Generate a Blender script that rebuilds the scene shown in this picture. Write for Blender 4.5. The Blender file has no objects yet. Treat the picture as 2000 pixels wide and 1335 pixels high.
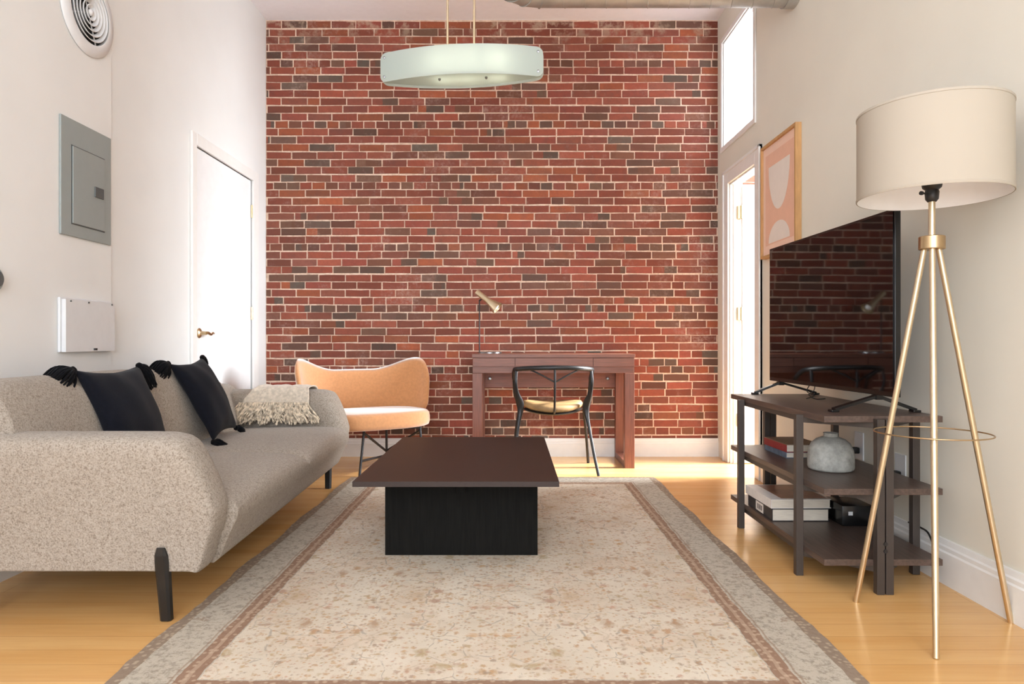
import bpy, bmesh, math, random
from mathutils import Vector, Matrix
random.seed(7)
S = bpy.context.scene
C = S.collection
PI = math.pi
FPX = 1333.0; CAMZ = 0.865

# ---------------------------------------------------------------- camera, world, light
cd = bpy.data.cameras.new('camera'); cam = bpy.data.objects.new('camera', cd); C.objects.link(cam)
cam.location = (0, 0, CAMZ); cam.rotation_euler = (PI/2, 0, 0)
cd.sensor_width = 36; cd.lens = 36*FPX/2000; cd.clip_start = 0.05
S.camera = cam
S.view_settings.view_transform = 'Standard'; S.view_settings.look = 'None'
S.view_settings.exposure = 0.0; S.view_settings.gamma = 1; S.view_settings.use_curve_mapping = False
W = bpy.data.worlds.new('world'); S.world = W; W.use_nodes = True
W.node_tree.nodes['Background'].inputs[0].default_value = (0.80, 0.90, 1.0, 1)
W.node_tree.nodes['Background'].inputs[1].default_value = 2.5

def area(name, loc, target, sx, sy, power, col=(1, 1, 1)):
    l = bpy.data.lights.new(name, 'AREA'); l.shape = 'RECTANGLE'; l.size = sx; l.size_y = sy
    l.energy = power; l.color = col
    o = bpy.data.objects.new(name, l); C.objects.link(o); o.location = loc
    o.rotation_euler = (Vector(target)-Vector(loc)).to_track_quat('-Z', 'Y').to_euler()
    return o
# daylight through the large windows behind the camera
area('window_daylight', (-0.2, -2.3, 1.75), (-0.1, 4.0, 2.5), 2.9, 2.3, 158, (0.92, 0.985, 1.08))
# daylight through the window of the next room, which pours in through the open door and the transom
area('next_room_daylight', (3.22, 4.60, 1.60), (-0.6, 4.62, 0.0), 0.6, 1.7, 360, (0.88, 0.94, 1.0))
# low sun through the same window: a bright strip across the floor in front of the brick wall
sl = bpy.data.lights.new('sun', 'SUN'); sl.energy = 13.0; sl.angle = math.radians(5); sl.color = (1.0, 0.98, 0.95)
so = bpy.data.objects.new('sun', sl); C.objects.link(so); so.rotation_euler = Vector((-math.cos(math.radians(36)), 0.0, -math.sin(math.radians(36)))).to_track_quat('-Z', 'Y').to_euler()

# ---------------------------------------------------------------- helpers
def lin(c):
    return tuple(((x/255)/12.92 if x/255 <= 0.04045 else ((x/255+0.055)/1.055)**2.4) for x in c)+(1,)

class NT:
    def __init__(s, name):
        s.m = bpy.data.materials.new(name); s.m.use_nodes = True
        s.t = s.m.node_tree; s.p = s.t.nodes['Principled BSDF']; s.out = s.t.nodes['Material Output']
    def n(s, typ, **k):
        o = s.t.nodes.new(typ)
        for a, b in k.items(): setattr(o, a, b)
        return o
    def l(s, a, b): s.t.links.new(a, b)
    def set(s, sock, v):
        if hasattr(v, 'is_output') or isinstance(v, bpy.types.NodeSocket): s.l(v, sock)
        else: sock.default_value = v
    def math(s, op, a, b=0.0, c=None, clamp=False):
        o = s.n('ShaderNodeMath', operation=op); o.use_clamp = clamp
        s.set(o.inputs[0], a); s.set(o.inputs[1], b)
        if c is not None: s.set(o.inputs[2], c)
        return o.outputs[0]
    def mix(s, f, a, b, mode='MIX'):
        o = s.n('ShaderNodeMix', data_type='RGBA', blend_type=mode)
        s.set(o.inputs[0], f); s.set(o.inputs[6], a); s.set(o.inputs[7], b)
        return o.outputs[2]
    def coord(s): return s.n('ShaderNodeTexCoord').outputs['Object']
    def mapping(s, v, scale=(1, 1, 1), loc=(0, 0, 0), rot=(0, 0, 0)):
        o = s.n('ShaderNodeMapping'); s.l(v, o.inputs[0]); o.inputs['Scale'].default_value = scale
        o.inputs['Location'].default_value = loc; o.inputs['Rotation'].default_value = rot
        return o.outputs[0]
    def noise(s, v, scale, detail=3, rough=0.5, dist=0):
        o = s.n('ShaderNodeTexNoise'); s.l(v, o.inputs['Vector']); o.inputs['Scale'].default_value = scale
        o.inputs['Detail'].default_value = detail; o.inputs['Roughness'].default_value = rough
        o.inputs['Distortion'].default_value = dist
        return o.outputs[0]
    def voro(s, v, scale, feature='F1', out='Distance'):
        o = s.n('ShaderNodeTexVoronoi', feature=feature); s.l(v, o.inputs['Vector']); o.inputs['Scale'].default_value = scale
        return o.outputs[out]
    def ramp(s, f, stops):
        o = s.n('ShaderNodeValToRGB'); s.l(f, o.inputs[0]); e = o.color_ramp.elements
        while len(e) < len(stops): e.new(0.5)
        for i, (p, c) in enumerate(stops):
            e[i].position = p; e[i].color = c if len(c) == 4 else tuple(c)+(1,)
        return o.outputs[0]
    def step(s, f, a, b):
        o = s.n('ShaderNodeMapRange'); s.set(o.inputs[0], f); o.inputs[1].default_value = a; o.inputs[2].default_value = b
        return o.outputs[0]
    def bump(s, h, strength=0.3, dist=0.002):
        o = s.n('ShaderNodeBump'); o.inputs['Strength'].default_value = strength; o.inputs['Distance'].default_value = dist
        s.l(h, o.inputs['Height']); s.l(o.outputs[0], s.p.inputs['Normal'])

def pmat(name, rgb, rough=0.5, metal=0.0, spec=0.5, noise=0.0, nscale=20, bump=0.0, bscale=200, bdist=0.001, stretch=(1, 1, 1)):
    t = NT(name); t.p.inputs['Roughness'].default_value = rough; t.p.inputs['Metallic'].default_value = metal
    t.p.inputs['Specular IOR Level'].default_value = spec
    c = lin(rgb); co = t.mapping(t.coord(), stretch)
    f = t.noise(co, nscale, 4)
    k = max(noise, 0.02)
    a = tuple(x*(1-k) for x in c[:3])+(1,); b = tuple(min(1, x*(1+k)) for x in c[:3])+(1,)
    t.l(t.mix(t.step(f, 0.3, 0.7), a, b), t.p.inputs['Base Color'])
    if bump: t.bump(t.noise(co, bscale, 3), bump, bdist)
    return t.m

M = {}
M['wall'] = pmat('painted_plaster', (229, 224, 210), 0.75, noise=0.012, nscale=3, bump=0.05, bscale=150, spec=0.25)
M['wallleft'] = pmat('painted_plaster_left', (231, 231, 229), 0.75, noise=0.012, nscale=3, bump=0.05, bscale=150, spec=0.25)
M['ceiling'] = pmat('ceiling_paint', (250, 248, 252), 0.9, spec=0.2)
M['white'] = pmat('white_trim_paint', (236, 234, 230), 0.4, noise=0.01)
M['doorpaint'] = pmat('white_door_paint', (238, 238, 238), 0.35, noise=0.01)
M['brass'] = pmat('satin_brass', (208, 184, 146), 0.32, 1.0, noise=0.05)
M['gold'] = pmat('champagne_gold', (218, 200, 168), 0.36, 1.0, noise=0.04)
M['goldcollar'] = pmat('brushed_gold', (186, 160, 124), 0.35, 1.0, noise=0.05)
M['black'] = pmat('black_metal', (28, 27, 28), 0.42, noise=0.1)
M['blackwood'] = pmat('ebonised_wood', (18, 17, 15), 0.7, spec=0.12, noise=0.35, nscale=14, stretch=(9, 9, 0.6), bump=0.25, bscale=30)
M['tabletop'] = pmat('reflection_tinted_wood', (44, 30, 25), 0.42, noise=0.12, nscale=10, stretch=(8, 0.7, 8), bump=0.1, bscale=30, spec=0.4)  # browner than the base: the brick wall's reflection is put into the colour
M['legwood'] = pmat('black_leg_wood', (26, 25, 24), 0.5, noise=0.2)
M['desk'] = pmat('brown_desk_wood', (126, 78, 60), 0.4, noise=0.22, nscale=9, stretch=(0.8, 10, 16), bump=0.1, bscale=20)
M['deskv'] = pmat('brown_desk_wood_upright', (124, 76, 60), 0.4, noise=0.22, nscale=9, stretch=(14, 14, 0.8), bump=0.1, bscale=20)
M['shelf'] = pmat('dark_walnut_board', (84, 68, 60), 0.38, noise=0.3, nscale=7, stretch=(14, 0.8, 14), bump=0.1, bscale=20)
M['post'] = pmat('bronze_grey_metal', (62, 54, 49), 0.45, noise=0.05)
M['tvbody'] = pmat('glossy_black_plastic', (14, 14, 15), 0.25)
M['screen'] = pmat('dark_glass_screen', (5, 4, 5), 0.035, spec=0.55)
M['panel'] = pmat('grey_panel_paint', (150, 158, 156), 0.45, noise=0.01)
M['boxwhite'] = pmat('white_enamel', (222, 223, 224), 0.4)
M['dark'] = pmat('dark_void', (25, 22, 22), 0.8)
M['darklabel'] = pmat('dark_grey_plastic', (86, 92, 92), 0.4)
M['galv'] = pmat('galvanised_steel', (176, 176, 172), 0.45, 0.6, noise=0.12, nscale=12)
M['steel'] = pmat('polished_steel', (150, 150, 150), 0.3, 1.0)
M['peach'] = pmat('peach_paper', (232, 186, 160), 0.8)
M['peachlight'] = pmat('pale_peach_paper', (240, 205, 184), 0.8)
M['offwhite'] = pmat('off_white_paper', (232, 222, 212), 0.8)
M['oak'] = pmat('oak_frame', (196, 150, 98), 0.5, noise=0.12, nscale=10, stretch=(6, 6, 1))
M['pages'] = pmat('book_pages', (214, 204, 188), 0.85, noise=0.12, nscale=30, stretch=(1, 1, 30))
M['red'] = pmat('red_book_cloth', (150, 50, 48), 0.6, noise=0.15)
M['tan'] = pmat('tan_book_cover', (128, 98, 74), 0.6, noise=0.1)
M['bluegrey'] = pmat('blue_grey_book_cloth', (96, 108, 124), 0.6, noise=0.3, nscale=40)
M['jacket'] = pmat('white_book_jacket', (224, 218, 212), 0.4, noise=0.06, nscale=40)
M['photo'] = pmat('printed_cover_brown', (150, 104, 84), 0.35, noise=0.35, nscale=12)
M['charcoal'] = pmat('charcoal_book_cover', (40, 40, 43), 0.5)
M['cushiongold'] = pmat('gold_velvet', (158, 126, 84), 0.6, noise=0.3, nscale=9, bump=0.1, bscale=60)
M['plug'] = pmat('black_rubber', (18, 17, 17), 0.5)

def speckle_mat():
    t = NT('boucle_fabric'); co = t.coord(); t.p.inputs['Roughness'].default_value = 0.95; t.p.inputs['Specular IOR Level'].default_value = 0.15
    a = t.noise(co, 210, 3, 0.65); b = t.noise(co, 90, 2)
    f = t.math('ADD', t.math('MULTIPLY', a, 0.75), t.math('MULTIPLY', b, 0.25))
    t.l(t.ramp(f, [(0.36, lin((124, 112, 100))), (0.48, lin((156, 145, 132))), (0.62, lin((174, 163, 151)))]), t.p.inputs['Base Color'])
    t.bump(t.noise(co, 260, 3, 0.6), 0.7, 0.003)
    t.p.inputs['Sheen Weight'].default_value = 0.15
    return t.m
M['boucle'] = speckle_mat()
def cloth(name, rgb, sheen=0.3, n=0.1, bs=400, rough=0.95, st=0.5):
    t = NT(name); co = t.coord(); c = lin(rgb); t.p.inputs['Roughness'].default_value = rough; t.p.inputs['Specular IOR Level'].default_value = 0.1
    t.l(t.mix(t.step(t.noise(co, 60, 4), 0.35, 0.65), tuple(x*(1-n) for x in c[:3])+(1,), tuple(x*(1+n) for x in c[:3])+(1,)), t.p.inputs['Base Color'])
    t.bump(t.noise(co, bs, 2), st, 0.002); t.p.inputs['Sheen Weight'].default_value = sheen
    return t.m
M['navy'] = cloth('navy_black_knit', (19, 20, 27), 0.08)
M['tassel'] = cloth('black_yarn', (12, 12, 16), 0.05)
M['velvet'] = cloth('apricot_velvet', (200, 142, 94), 0.9, 0.06, 60, 0.75, 0.15)
M['throw'] = cloth('oatmeal_knit', (210, 196, 178), 0.2, 0.15, 180, 0.95, 0.8)
M['fringe'] = cloth('oatmeal_yarn', (206, 190, 168), 0.1, 0.45, 90)

def vase_mat():
    t = NT('mottled_stoneware'); co = t.coord(); t.p.inputs['Roughness'].default_value = 0.8
    f = t.noise(co, 28, 6, 0.7)
    t.l(t.ramp(f, [(0.3, lin((138, 137, 130))), (0.5, lin((162, 161, 154))), (0.7, lin((186, 185, 178)))]), t.p.inputs['Base Color'])
    t.bump(t.noise(co, 90, 5), 0.4, 0.002); return t.m
M['vase'] = vase_mat()

def floor_mat():
    t = NT('maple_floorboards'); co = t.coord()
    br = t.n('ShaderNodeTexBrick'); t.l(co, br.inputs['Vector'])
    br.offset = 0.37; br.offset_frequency = 2; br.squash = 1
    br.inputs['Scale'].default_value = 1; br.inputs['Brick Width'].default_value = 1.25; br.inputs['Row Height'].default_value = 0.088
    br.inputs['Mortar Size'].default_value = 0.0009; br.inputs['Mortar Smooth'].default_value = 0.3; br.inputs['Bias'].default_value = 0
    br.inputs['Color1'].default_value = lin((226, 178, 116)); br.inputs['Color2'].default_value = lin((216, 163, 98)); br.inputs['Mortar'].default_value = lin((176, 126, 74))
    g = t.noise(t.mapping(co, (1.2, 22, 1)), 6, 5, 0.6)
    g2 = t.noise(t.mapping(co, (0.8, 6, 1)), 2.5, 2)
    c = t.mix(t.math('MULTIPLY', t.step(g, 0.35, 0.75), 0.30), br.outputs['Color'], lin((198, 144, 84)))
    c = t.mix(t.math('MULTIPLY', t.step(g2, 0.4, 0.7), 0.28), c, lin((238, 198, 138)))
    t.l(c, t.p.inputs['Base Color'])
    t.p.inputs['Roughness'].default_value = 0.22; t.p.inputs['Specular IOR Level'].default_value = 0.5
    t.bump(t.math('MULTIPLY', br.outputs['Fac'], -1.0), 0.25, 0.001)
    return t.m
M['floor'] = floor_mat()

def rug_mat(xc, hx, y0, y1):
    t = NT('faded_oriental_rug'); co = t.coord()
    sp = t.n('ShaderNodeSeparateXYZ'); t.l(co, sp.inputs[0]); x, y = sp.outputs[0], sp.outputs[1]
    wob = t.math('MULTIPLY', t.math('SUBTRACT', t.noise(co, 12, 2), 0.5), 0.016)
    ax = t.math('ABSOLUTE', x)
    ay = t.math('ABSOLUTE', y)
    ex = t.math('ADD', t.math('SUBTRACT', hx, ax), wob); ey = t.math('ADD', t.math('SUBTRACT', (y1-y0)/2, ay), wob)
    e = t.math('MINIMUM', ex, ey)               # distance in from the edge
    # mirrored coordinates for a symmetric floral pattern
    sy = t.math('PINGPONG', y, 0.62); sx = t.math('PINGPONG', x, 0.46)
    cb = t.n('ShaderNodeCombineXYZ'); t.l(sx, cb.inputs[0]); t.l(sy, cb.inputs[1])
    dn = t.n('ShaderNodeTexNoise'); t.l(cb.outputs[0], dn.inputs['Vector']); dn.inputs['Scale'].default_value = 9
    ms = t.n('ShaderNodeVectorMath', operation='MULTIPLY_ADD'); t.l(dn.outputs['Color'], ms.inputs[0]); ms.inputs[1].default_value = (0.07, 0.07, 0); t.l(cb.outputs[0], ms.inputs[2])
    v = ms.outputs[0]
    d1 = t.voro(v, 9.5); d2 = t.voro(v, 21); d3 = t.voro(co, 42)
    vine = t.voro(v, 8, 'DISTANCE_TO_EDGE')
    ring = t.math('ABSOLUTE', t.math('SUBTRACT', t.math('FRACT', t.math('MULTIPLY', d1, 3.2)), 0.5))
    cream = lin((220, 208, 190)); grey = lin((150, 142, 132))
    base = t.mix(t.step(t.noise(co, 4, 4), 0.35, 0.7), cream, lin((206, 192, 172)))
    base = t.mix(t.math('MULTIPLY', t.step(t.noise(v, 5, 3), 0.45, 0.7), 0.45), base, lin((206, 180, 156)))
    patch = t.step(t.noise(v, 5, 2), 0.44, 0.58)
    pat = t.mix(t.math('MULTIPLY', t.step(ring, 0.12, 0.04), t.math('MULTIPLY', patch, 0.28)), base, lin((170, 154, 128)))
    broken = t.step(t.noise(co, 24, 3, 0.7), 0.45, 0.55)
    pat = t.mix(t.math('MULTIPLY', t.math('MULTIPLY', t.step(vine, 0.018, 0.005), broken), 0.6), pat, grey)
    pal = [(0.0, lin((200, 160, 120))), (0.3, lin((176, 154, 118))), (0.5, lin((190, 148, 110))), (0.75, lin((160, 142, 124))), (1.0, lin((196, 152, 128)))]
    def motifs(pat, vec, scale, frac, size, edge, strength, seed):
        m = t.mapping(vec, (1, 1, 1), (seed, seed*0.7, 0))
        nd = t.n('ShaderNodeTexNoise'); t.l(m, nd.inputs['Vector']); nd.inputs['Scale'].default_value = scale*2.2; nd.inputs['Detail'].default_value = 3
        mv = t.n('ShaderNodeVectorMath', operation='MULTIPLY_ADD'); t.l(nd.outputs['Color'], mv.inputs[0]); mv.inputs[1].default_value = (0.9/scale, 0.9/scale, 0); t.l(m, mv.inputs[2])
        vo = t.n('ShaderNodeTexVoronoi'); t.l(mv.outputs[0], vo.inputs['Vector']); vo.inputs['Scale'].default_value = scale
        sc = t.n('ShaderNodeSeparateColor'); t.l(vo.outputs['Color'], sc.inputs[0])
        on = t.math('LESS_THAN', sc.outputs[0], frac)
        f = t.math('MULTIPLY', t.math('MULTIPLY', on, t.step(vo.outputs['Distance'], size, edge)), strength)
        return t.mix(f, pat, t.ramp(sc.outputs[1], pal))
    pat = motifs(pat, v, 12, 0.30, 0.36, 0.16, 0.85, 0.0)
    pat = motifs(pat, v, 24, 0.50, 0.42, 0.16, 0.85, 3.1)
    pat = motifs(pat, co, 44, 0.50, 0.48, 0.15, 0.8, 1.3)
    pat = motifs(pat, co, 85, 0.45, 0.5, 0.15, 0.75, 5.3)
    darkdots = t.step(t.noise(t.mapping(co, (1.0, 1.4, 1), (3, 1, 0)), 60, 3, 0.7), 0.64, 0.70)
    pat = t.mix(t.math('MULTIPLY', darkdots, 0.5), pat, lin((132, 114, 98)))
    # border
    bfine = t.step(t.noise(co, 60, 4, 0.75), 0.47, 0.62)
    bcol = t.mix(t.math('MULTIPLY', bfine, 0.7), lin((192, 182, 166)), lin((138, 126, 112)))
    bcol = t.mix(t.math('MULTIPLY', t.math('MULTIPLY', t.step(t.voro(v, 13), 0.3, 0.1), bfine), 0.6), bcol, lin((150, 118, 92)))
    dots = t.step(t.voro(co, 52), 0.42, 0.24)
    stripe = t.mix(t.math('MULTIPLY', dots, 0.7), lin((146, 112, 90)), lin((198, 172, 146)))
    edge = t.mix(t.math('MULTIPLY', dots, 0.6), lin((140, 120, 102)), lin((196, 176, 150)))
    def band(a, b): return t.math('MULTIPLY', t.math('GREATER_THAN', e, a), t.math('LESS_THAN', e, b))
    col = t.mix(band(0.232, 9), bcol, pat)
    col = t.mix(t.math('MULTIPLY', band(0.176, 0.228), 0.85), col, stripe)
    col = t.mix(t.math('MULTIPLY', band(0.196, 0.208), 0.5), col, lin((196, 172, 148)))
    col = t.mix(t.math('MULTIPLY', band(0.163, 0.169), 0.6), col, lin((150, 124, 104)))
    col = t.mix(t.math('MULTIPLY', band(-1, 0.042), 0.85), col, edge)
    t.l(col, t.p.inputs['Base Color'])
    t.p.inputs['Roughness'].default_value = 0.97; t.p.inputs['Specular IOR Level'].default_value = 0.1
    wv = t.n('ShaderNodeTexWave', bands_direction='Y'); t.l(co, wv.inputs[0]); wv.inputs['Scale'].default_value = 70
    t.bump(t.math('ADD', t.math('MULTIPLY', wv.outputs[1], 0.4), t.noise(co, 250, 2)), 0.4, 0.002)
    return t.m

def glass_mat(name, col, trans, rough=0.35, spec=0.5):
    t = NT(name); t.p.inputs['Base Color'].default_value = lin(col); t.p.inputs['Roughness'].default_value = rough; t.p.inputs['Specular IOR Level'].default_value = spec
    tr = t.n('ShaderNodeBsdfTranslucent'); tr.inputs[0].default_value = lin(col)
    mx = t.n('ShaderNodeMixShader'); mx.inputs[0].default_value = trans
    t.l(t.p.outputs[0], mx.inputs[1]); t.l(tr.outputs[0], mx.inputs[2]); t.l(mx.outputs[0], t.out.inputs[0])
    return t.m
M['frost'] = glass_mat('frosted_green_glass', (218, 226, 221), 0.6)
M['shade'] = glass_mat('cream_shade_fabric', (198, 187, 171), 0.22, 0.95, 0.05)
M['frostwhite'] = glass_mat('frosted_white_glass', (244, 246, 248), 0.8)
M['shadein'] = pmat('white_shade_lining', (244, 240, 236), 0.8)
def clear():
    t = NT('clear_window_glass'); tr = t.n('ShaderNodeBsdfTransparent'); gl = t.n('ShaderNodeBsdfGlossy'); gl.inputs['Roughness'].default_value = 0.02
    mx = t.n('ShaderNodeMixShader'); mx.inputs[0].default_value = 0.06
    t.l(tr.outputs[0], mx.inputs[1]); t.l(gl.outputs[0], mx.inputs[2]); t.l(mx.outputs[0], t.out.inputs[0]); return t.m
M['clear'] = clear()
def emis(name, col, s):
    t = NT(name); t.p.inputs['Emission Color'].default_value = lin(col); t.p.inputs['Emission Strength'].default_value = s; return t.m
M['bulb'] = emis('lit_bulb', (255, 240, 220), 22.0)

def link(name, bm, mats, parent=None, smooth=False, ang=None, props=None):
    me = bpy.data.meshes.new(name); bmesh.ops.recalc_face_normals(bm, faces=bm.faces); bm.to_mesh(me); bm.free()
    for m in (mats if isinstance(mats, (list, tuple)) else [mats]): me.materials.append(M[m] if isinstance(m, str) else m)
    o = bpy.data.objects.new(name, me); C.objects.link(o)
    if smooth:
        me.polygons.foreach_set('use_smooth', [True]*len(me.polygons))
        if ang: me.set_sharp_from_angle(angle=math.radians(ang))
    if parent:
        base = PWORLD[parent.name]
        me.transform(Matrix.Translation(-base)); o.parent = parent; PWORLD[o.name] = base.copy()
    else:
        vs = [v.co for v in me.vertices]
        b = Vector(((min(v.x for v in vs)+max(v.x for v in vs))/2, (min(v.y for v in vs)+max(v.y for v in vs))/2, min(v.z for v in vs)))
        me.transform(Matrix.Translation(-b)); o.location = b; PWORLD[o.name] = b
    return o
PWORLD = {}
def thing(name, label, cat, loc, group=None):
    o = bpy.data.objects.new(name, None); C.objects.link(o); o.location = loc; o.empty_display_size = 0.05
    PWORLD[o.name] = Vector(loc); o['label'] = label; o['category'] = cat
    if group: o['group'] = group
    return o
def tag(o, label, cat, group=None, kind=None):
    o['label'] = label; o['category'] = cat
    if group: o['group'] = group
    if kind: o['kind'] = kind
    return o
def struct(o, label=None):
    o['kind'] = 'structure'
    if label: o['label'] = label
    return o
def merge(bm, other):
    me = bpy.data.meshes.new('tmp'); other.to_mesh(me); other.free(); bm.from_mesh(me); bpy.data.meshes.remove(me)
def box(x0, x1, y0, y1, z0, z1, bev=0.0, seg=2, bm=None, mi=0):
    b = bmesh.new(); bmesh.ops.create_cube(b, size=1)
    for v in b.verts: v.co = Vector(((x0+x1)/2+v.co.x*(x1-x0), (y0+y1)/2+v.co.y*(y1-y0), (z0+z1)/2+v.co.z*(z1-z0)))
    if bev: bmesh.ops.bevel(b, geom=b.edges[:], offset=bev, segments=seg, affect='EDGES', profile=0.5)
    for f in b.faces: f.material_index = mi
    if bm is None: return b
    merge(bm, b); return bm
def obox(c, sx, sy, sz, rot, bev=0.0, seg=2, bm=None, mi=0):
    b = box(-sx/2, sx/2, -sy/2, sy/2, -sz/2, sz/2, bev, seg)
    b.transform(Matrix.Translation(c) @ rot.to_4x4())
    for f in b.faces: f.material_index = mi
    if bm is None: return b
    merge(bm, b); return bm
def beam(p, q, w, h, up=(0, 0, 1), bev=0.0, bm=None, mi=0):
    p, q = Vector(p), Vector(q); d = (q-p); L = d.length; d.normalize(); u = Vector(up); s = d.cross(u)
    if s.length < 1e-4: s = d.cross(Vector((1, 0, 0)))
    s.normalize(); u = s.cross(d)
    R = Matrix((s, d, u)).transposed()
    return obox((p+q)/2, w, L, h, R, bev, 2, bm, mi)
def tube(pts, r, n=12, closed=False, cap=True, bm=None, flat=None, mi=0):
    b = bmesh.new(); pts = [Vector(p) for p in pts]; N = len(pts)
    rs = r if isinstance(r, (list, tuple)) else [r]*N
    rings = []; prev = None
    for i, p in enumerate(pts):
        if closed: d = pts[(i+1) % N]-pts[i-1]
        else: d = pts[min(i+1, N-1)]-pts[max(i-1, 0)]
        d.normalize()
        if prev is None:
            a = Vector((0, 0, 1)) if abs(d.z) < 0.9 else Vector((1, 0, 0)); u = d.cross(a).normalized()
        else:
            u = prev-d*prev.dot(d); u.normalize()
        prev = u; w = d.cross(u)
        fl = flat if flat else (1, 1)
        rings.append([b.verts.new(p+(u*math.cos(2*PI*k/n)*fl[0]+w*math.sin(2*PI*k/n)*fl[1])*rs[i]) for k in range(n)])
    for i in range(N if closed else N-1):
        A, B = rings[i], rings[(i+1) % N]
        for k in range(n): b.faces.new((A[k], A[(k+1) % n], B[(k+1) % n], B[k]))
    if cap and not closed: b.faces.new(rings[0][::-1]); b.faces.new(rings[-1])
    for f in b.faces: f.material_index = mi
    if bm is None: return b
    merge(bm, b); return bm
def lathe(prof, c, n=40, axis=None, bm=None, mi=0, cap=False):
    b = bmesh.new(); rings = []
    for r, z in prof:
        rings.append([b.verts.new((r*math.cos(2*PI*k/n), r*math.sin(2*PI*k/n), z)) for k in range(n)])
    for A, B in zip(rings, rings[1:]):
        for k in range(n): b.faces.new((A[k], A[(k+1) % n], B[(k+1) % n], B[k]))
    if cap:
        b.faces.new(rings[0][::-1]); b.faces.new(rings[-1])
    if axis is not None: b.transform(Vector(axis).to_track_quat('Z', 'Y').to_matrix().to_4x4())
    b.transform(Matrix.Translation(c))
    for f in b.faces: f.material_index = mi
    if bm is None: return b
    merge(bm, b); return bm
def loft(rings, closed=True, caps=True):
    b = bmesh.new(); R = [[b.verts.new(p) for p in r] for r in rings]; n = len(R[0])
    for A, B in zip(R, R[1:]):
        for k in range(n if closed else n-1): b.faces.new((A[k], A[(k+1) % n], B[(k+1) % n], B[k]))
    if caps and closed: b.faces.new(R[0][::-1]); b.faces.new(R[-1])
    return b
def catmull(pts, sub=6, closed=False):
    pts = [Vector(p) for p in pts]; N = len(pts); out = []
    rng = range(N if closed else N-1)
    for i in rng:
        if closed: a, b, c, d = pts[i-1], pts[i], pts[(i+1) % N], pts[(i+2) % N]
        else: a, b, c, d = pts[max(i-1, 0)], pts[i], pts[i+1], pts[min(i+2, N-1)]
        for k in range(sub):
            t = k/sub
            out.append(0.5*((2*b)+(c-a)*t+(2*a-5*b+4*c-d)*t*t+(3*b-a-3*c+d)*t**3))
    if not closed: out.append(pts[-1])
    return out
def subd(o, lv=1):
    m = o.modifiers.new('sub', 'SUBSURF'); m.levels = lv; m.render_levels = lv; return o
def prism(poly, axis, a, b, bm=None, mi=0):
    """poly: list of 2D points; axis 'y': (x,z) polygon extruded in y; 'x': (y,z); 'z': (x,y)"""
    m = bmesh.new()
    def mk(p, t): return {'y': (p[0], t, p[1]), 'x': (t, p[0], p[1]), 'z': (p[0], p[1], t)}[axis]
    A = [m.verts.new(mk(p, a)) for p in poly]; B = [m.verts.new(mk(p, b)) for p in poly]; n = len(poly)
    m.faces.new(A); m.faces.new(B[::-1])
    for k in range(n): m.faces.new((A[k], A[(k+1) % n], B[(k+1) % n], B[k]))
    for f in m.faces: f.material_index = mi
    if bm is None: return m
    merge(bm, m); return bm

# ---------------------------------------------------------------- room shell
XL, XR, YB, YN, ZC = -1.867, 1.56, 5.18, -2.4, 3.305
XO = 3.35           # far side of the next room
struct(link('floor', box(XL-0.2, XO+0.2, YN-0.2, YB+0.2, -0.1, 0.0), 'floor'))
struct(link('ceiling', box(XL-0.2, XO+0.2, YN-0.2, YB+0.2, ZC, ZC+0.1), 'ceiling'))

def brick_material():
    t = NT('red_brick'); co = t.coord()
    at = t.n('ShaderNodeAttribute'); at.attribute_name = 'brick_colour'
    n1 = t.noise(co, 38, 5, 0.7); n2 = t.noise(co, 9, 4, 0.6)
    c = t.mix(t.math('MULTIPLY', t.step(n1, 0.35, 0.75), 0.45), at.outputs['Color'], lin((104, 60, 52)), 'MIX')
    c = t.mix(t.math('MULTIPLY', t.step(n2, 0.55, 0.75), 0.35), c, lin((92, 72, 66)))
    # lime stains and leftover plaster
    st = t.math('MULTIPLY', t.step(t.noise(co, 3.2, 5, 0.75), 0.54, 0.68), t.step(t.noise(co, 45, 4, 0.7), 0.42, 0.62))
    c = t.mix(t.math('MULTIPLY', st, 0.45), c, lin((188, 160, 148)))
    sp = t.n('ShaderNodeSeparateXYZ'); t.l(co, sp.inputs[0])
    topm = t.math('MULTIPLY', t.step(sp.outputs[2], 3.08, 3.28), t.step(t.noise(co, 9, 4, 0.7), 0.5, 0.62))
    c = t.mix(t.math('MULTIPLY', topm, 0.55), c, lin((200, 174, 150)))
    t.l(c, t.p.inputs['Base Color']); t.p.inputs['Roughness'].default_value = 0.85
    t.p.inputs['Specular IOR Level'].default_value = 0.3
    t.bump(t.noise(co, 90, 5, 0.7), 0.6, 0.003)
    return t.m
def mortar_material():
    t = NT('lime_mortar'); co = t.coord()
    f = t.noise(co, 30, 5, 0.7)
    t.l(t.ramp(f, [(0.3, lin((196, 164, 142))), (0.55, lin((230, 202, 180))), (0.8, lin((242, 222, 204)))]), t.p.inputs['Base Color'])
    t.p.inputs['Roughness'].default_value = 0.95; t.bump(t.noise(co, 120, 4), 0.6, 0.003); return t.m

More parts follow.
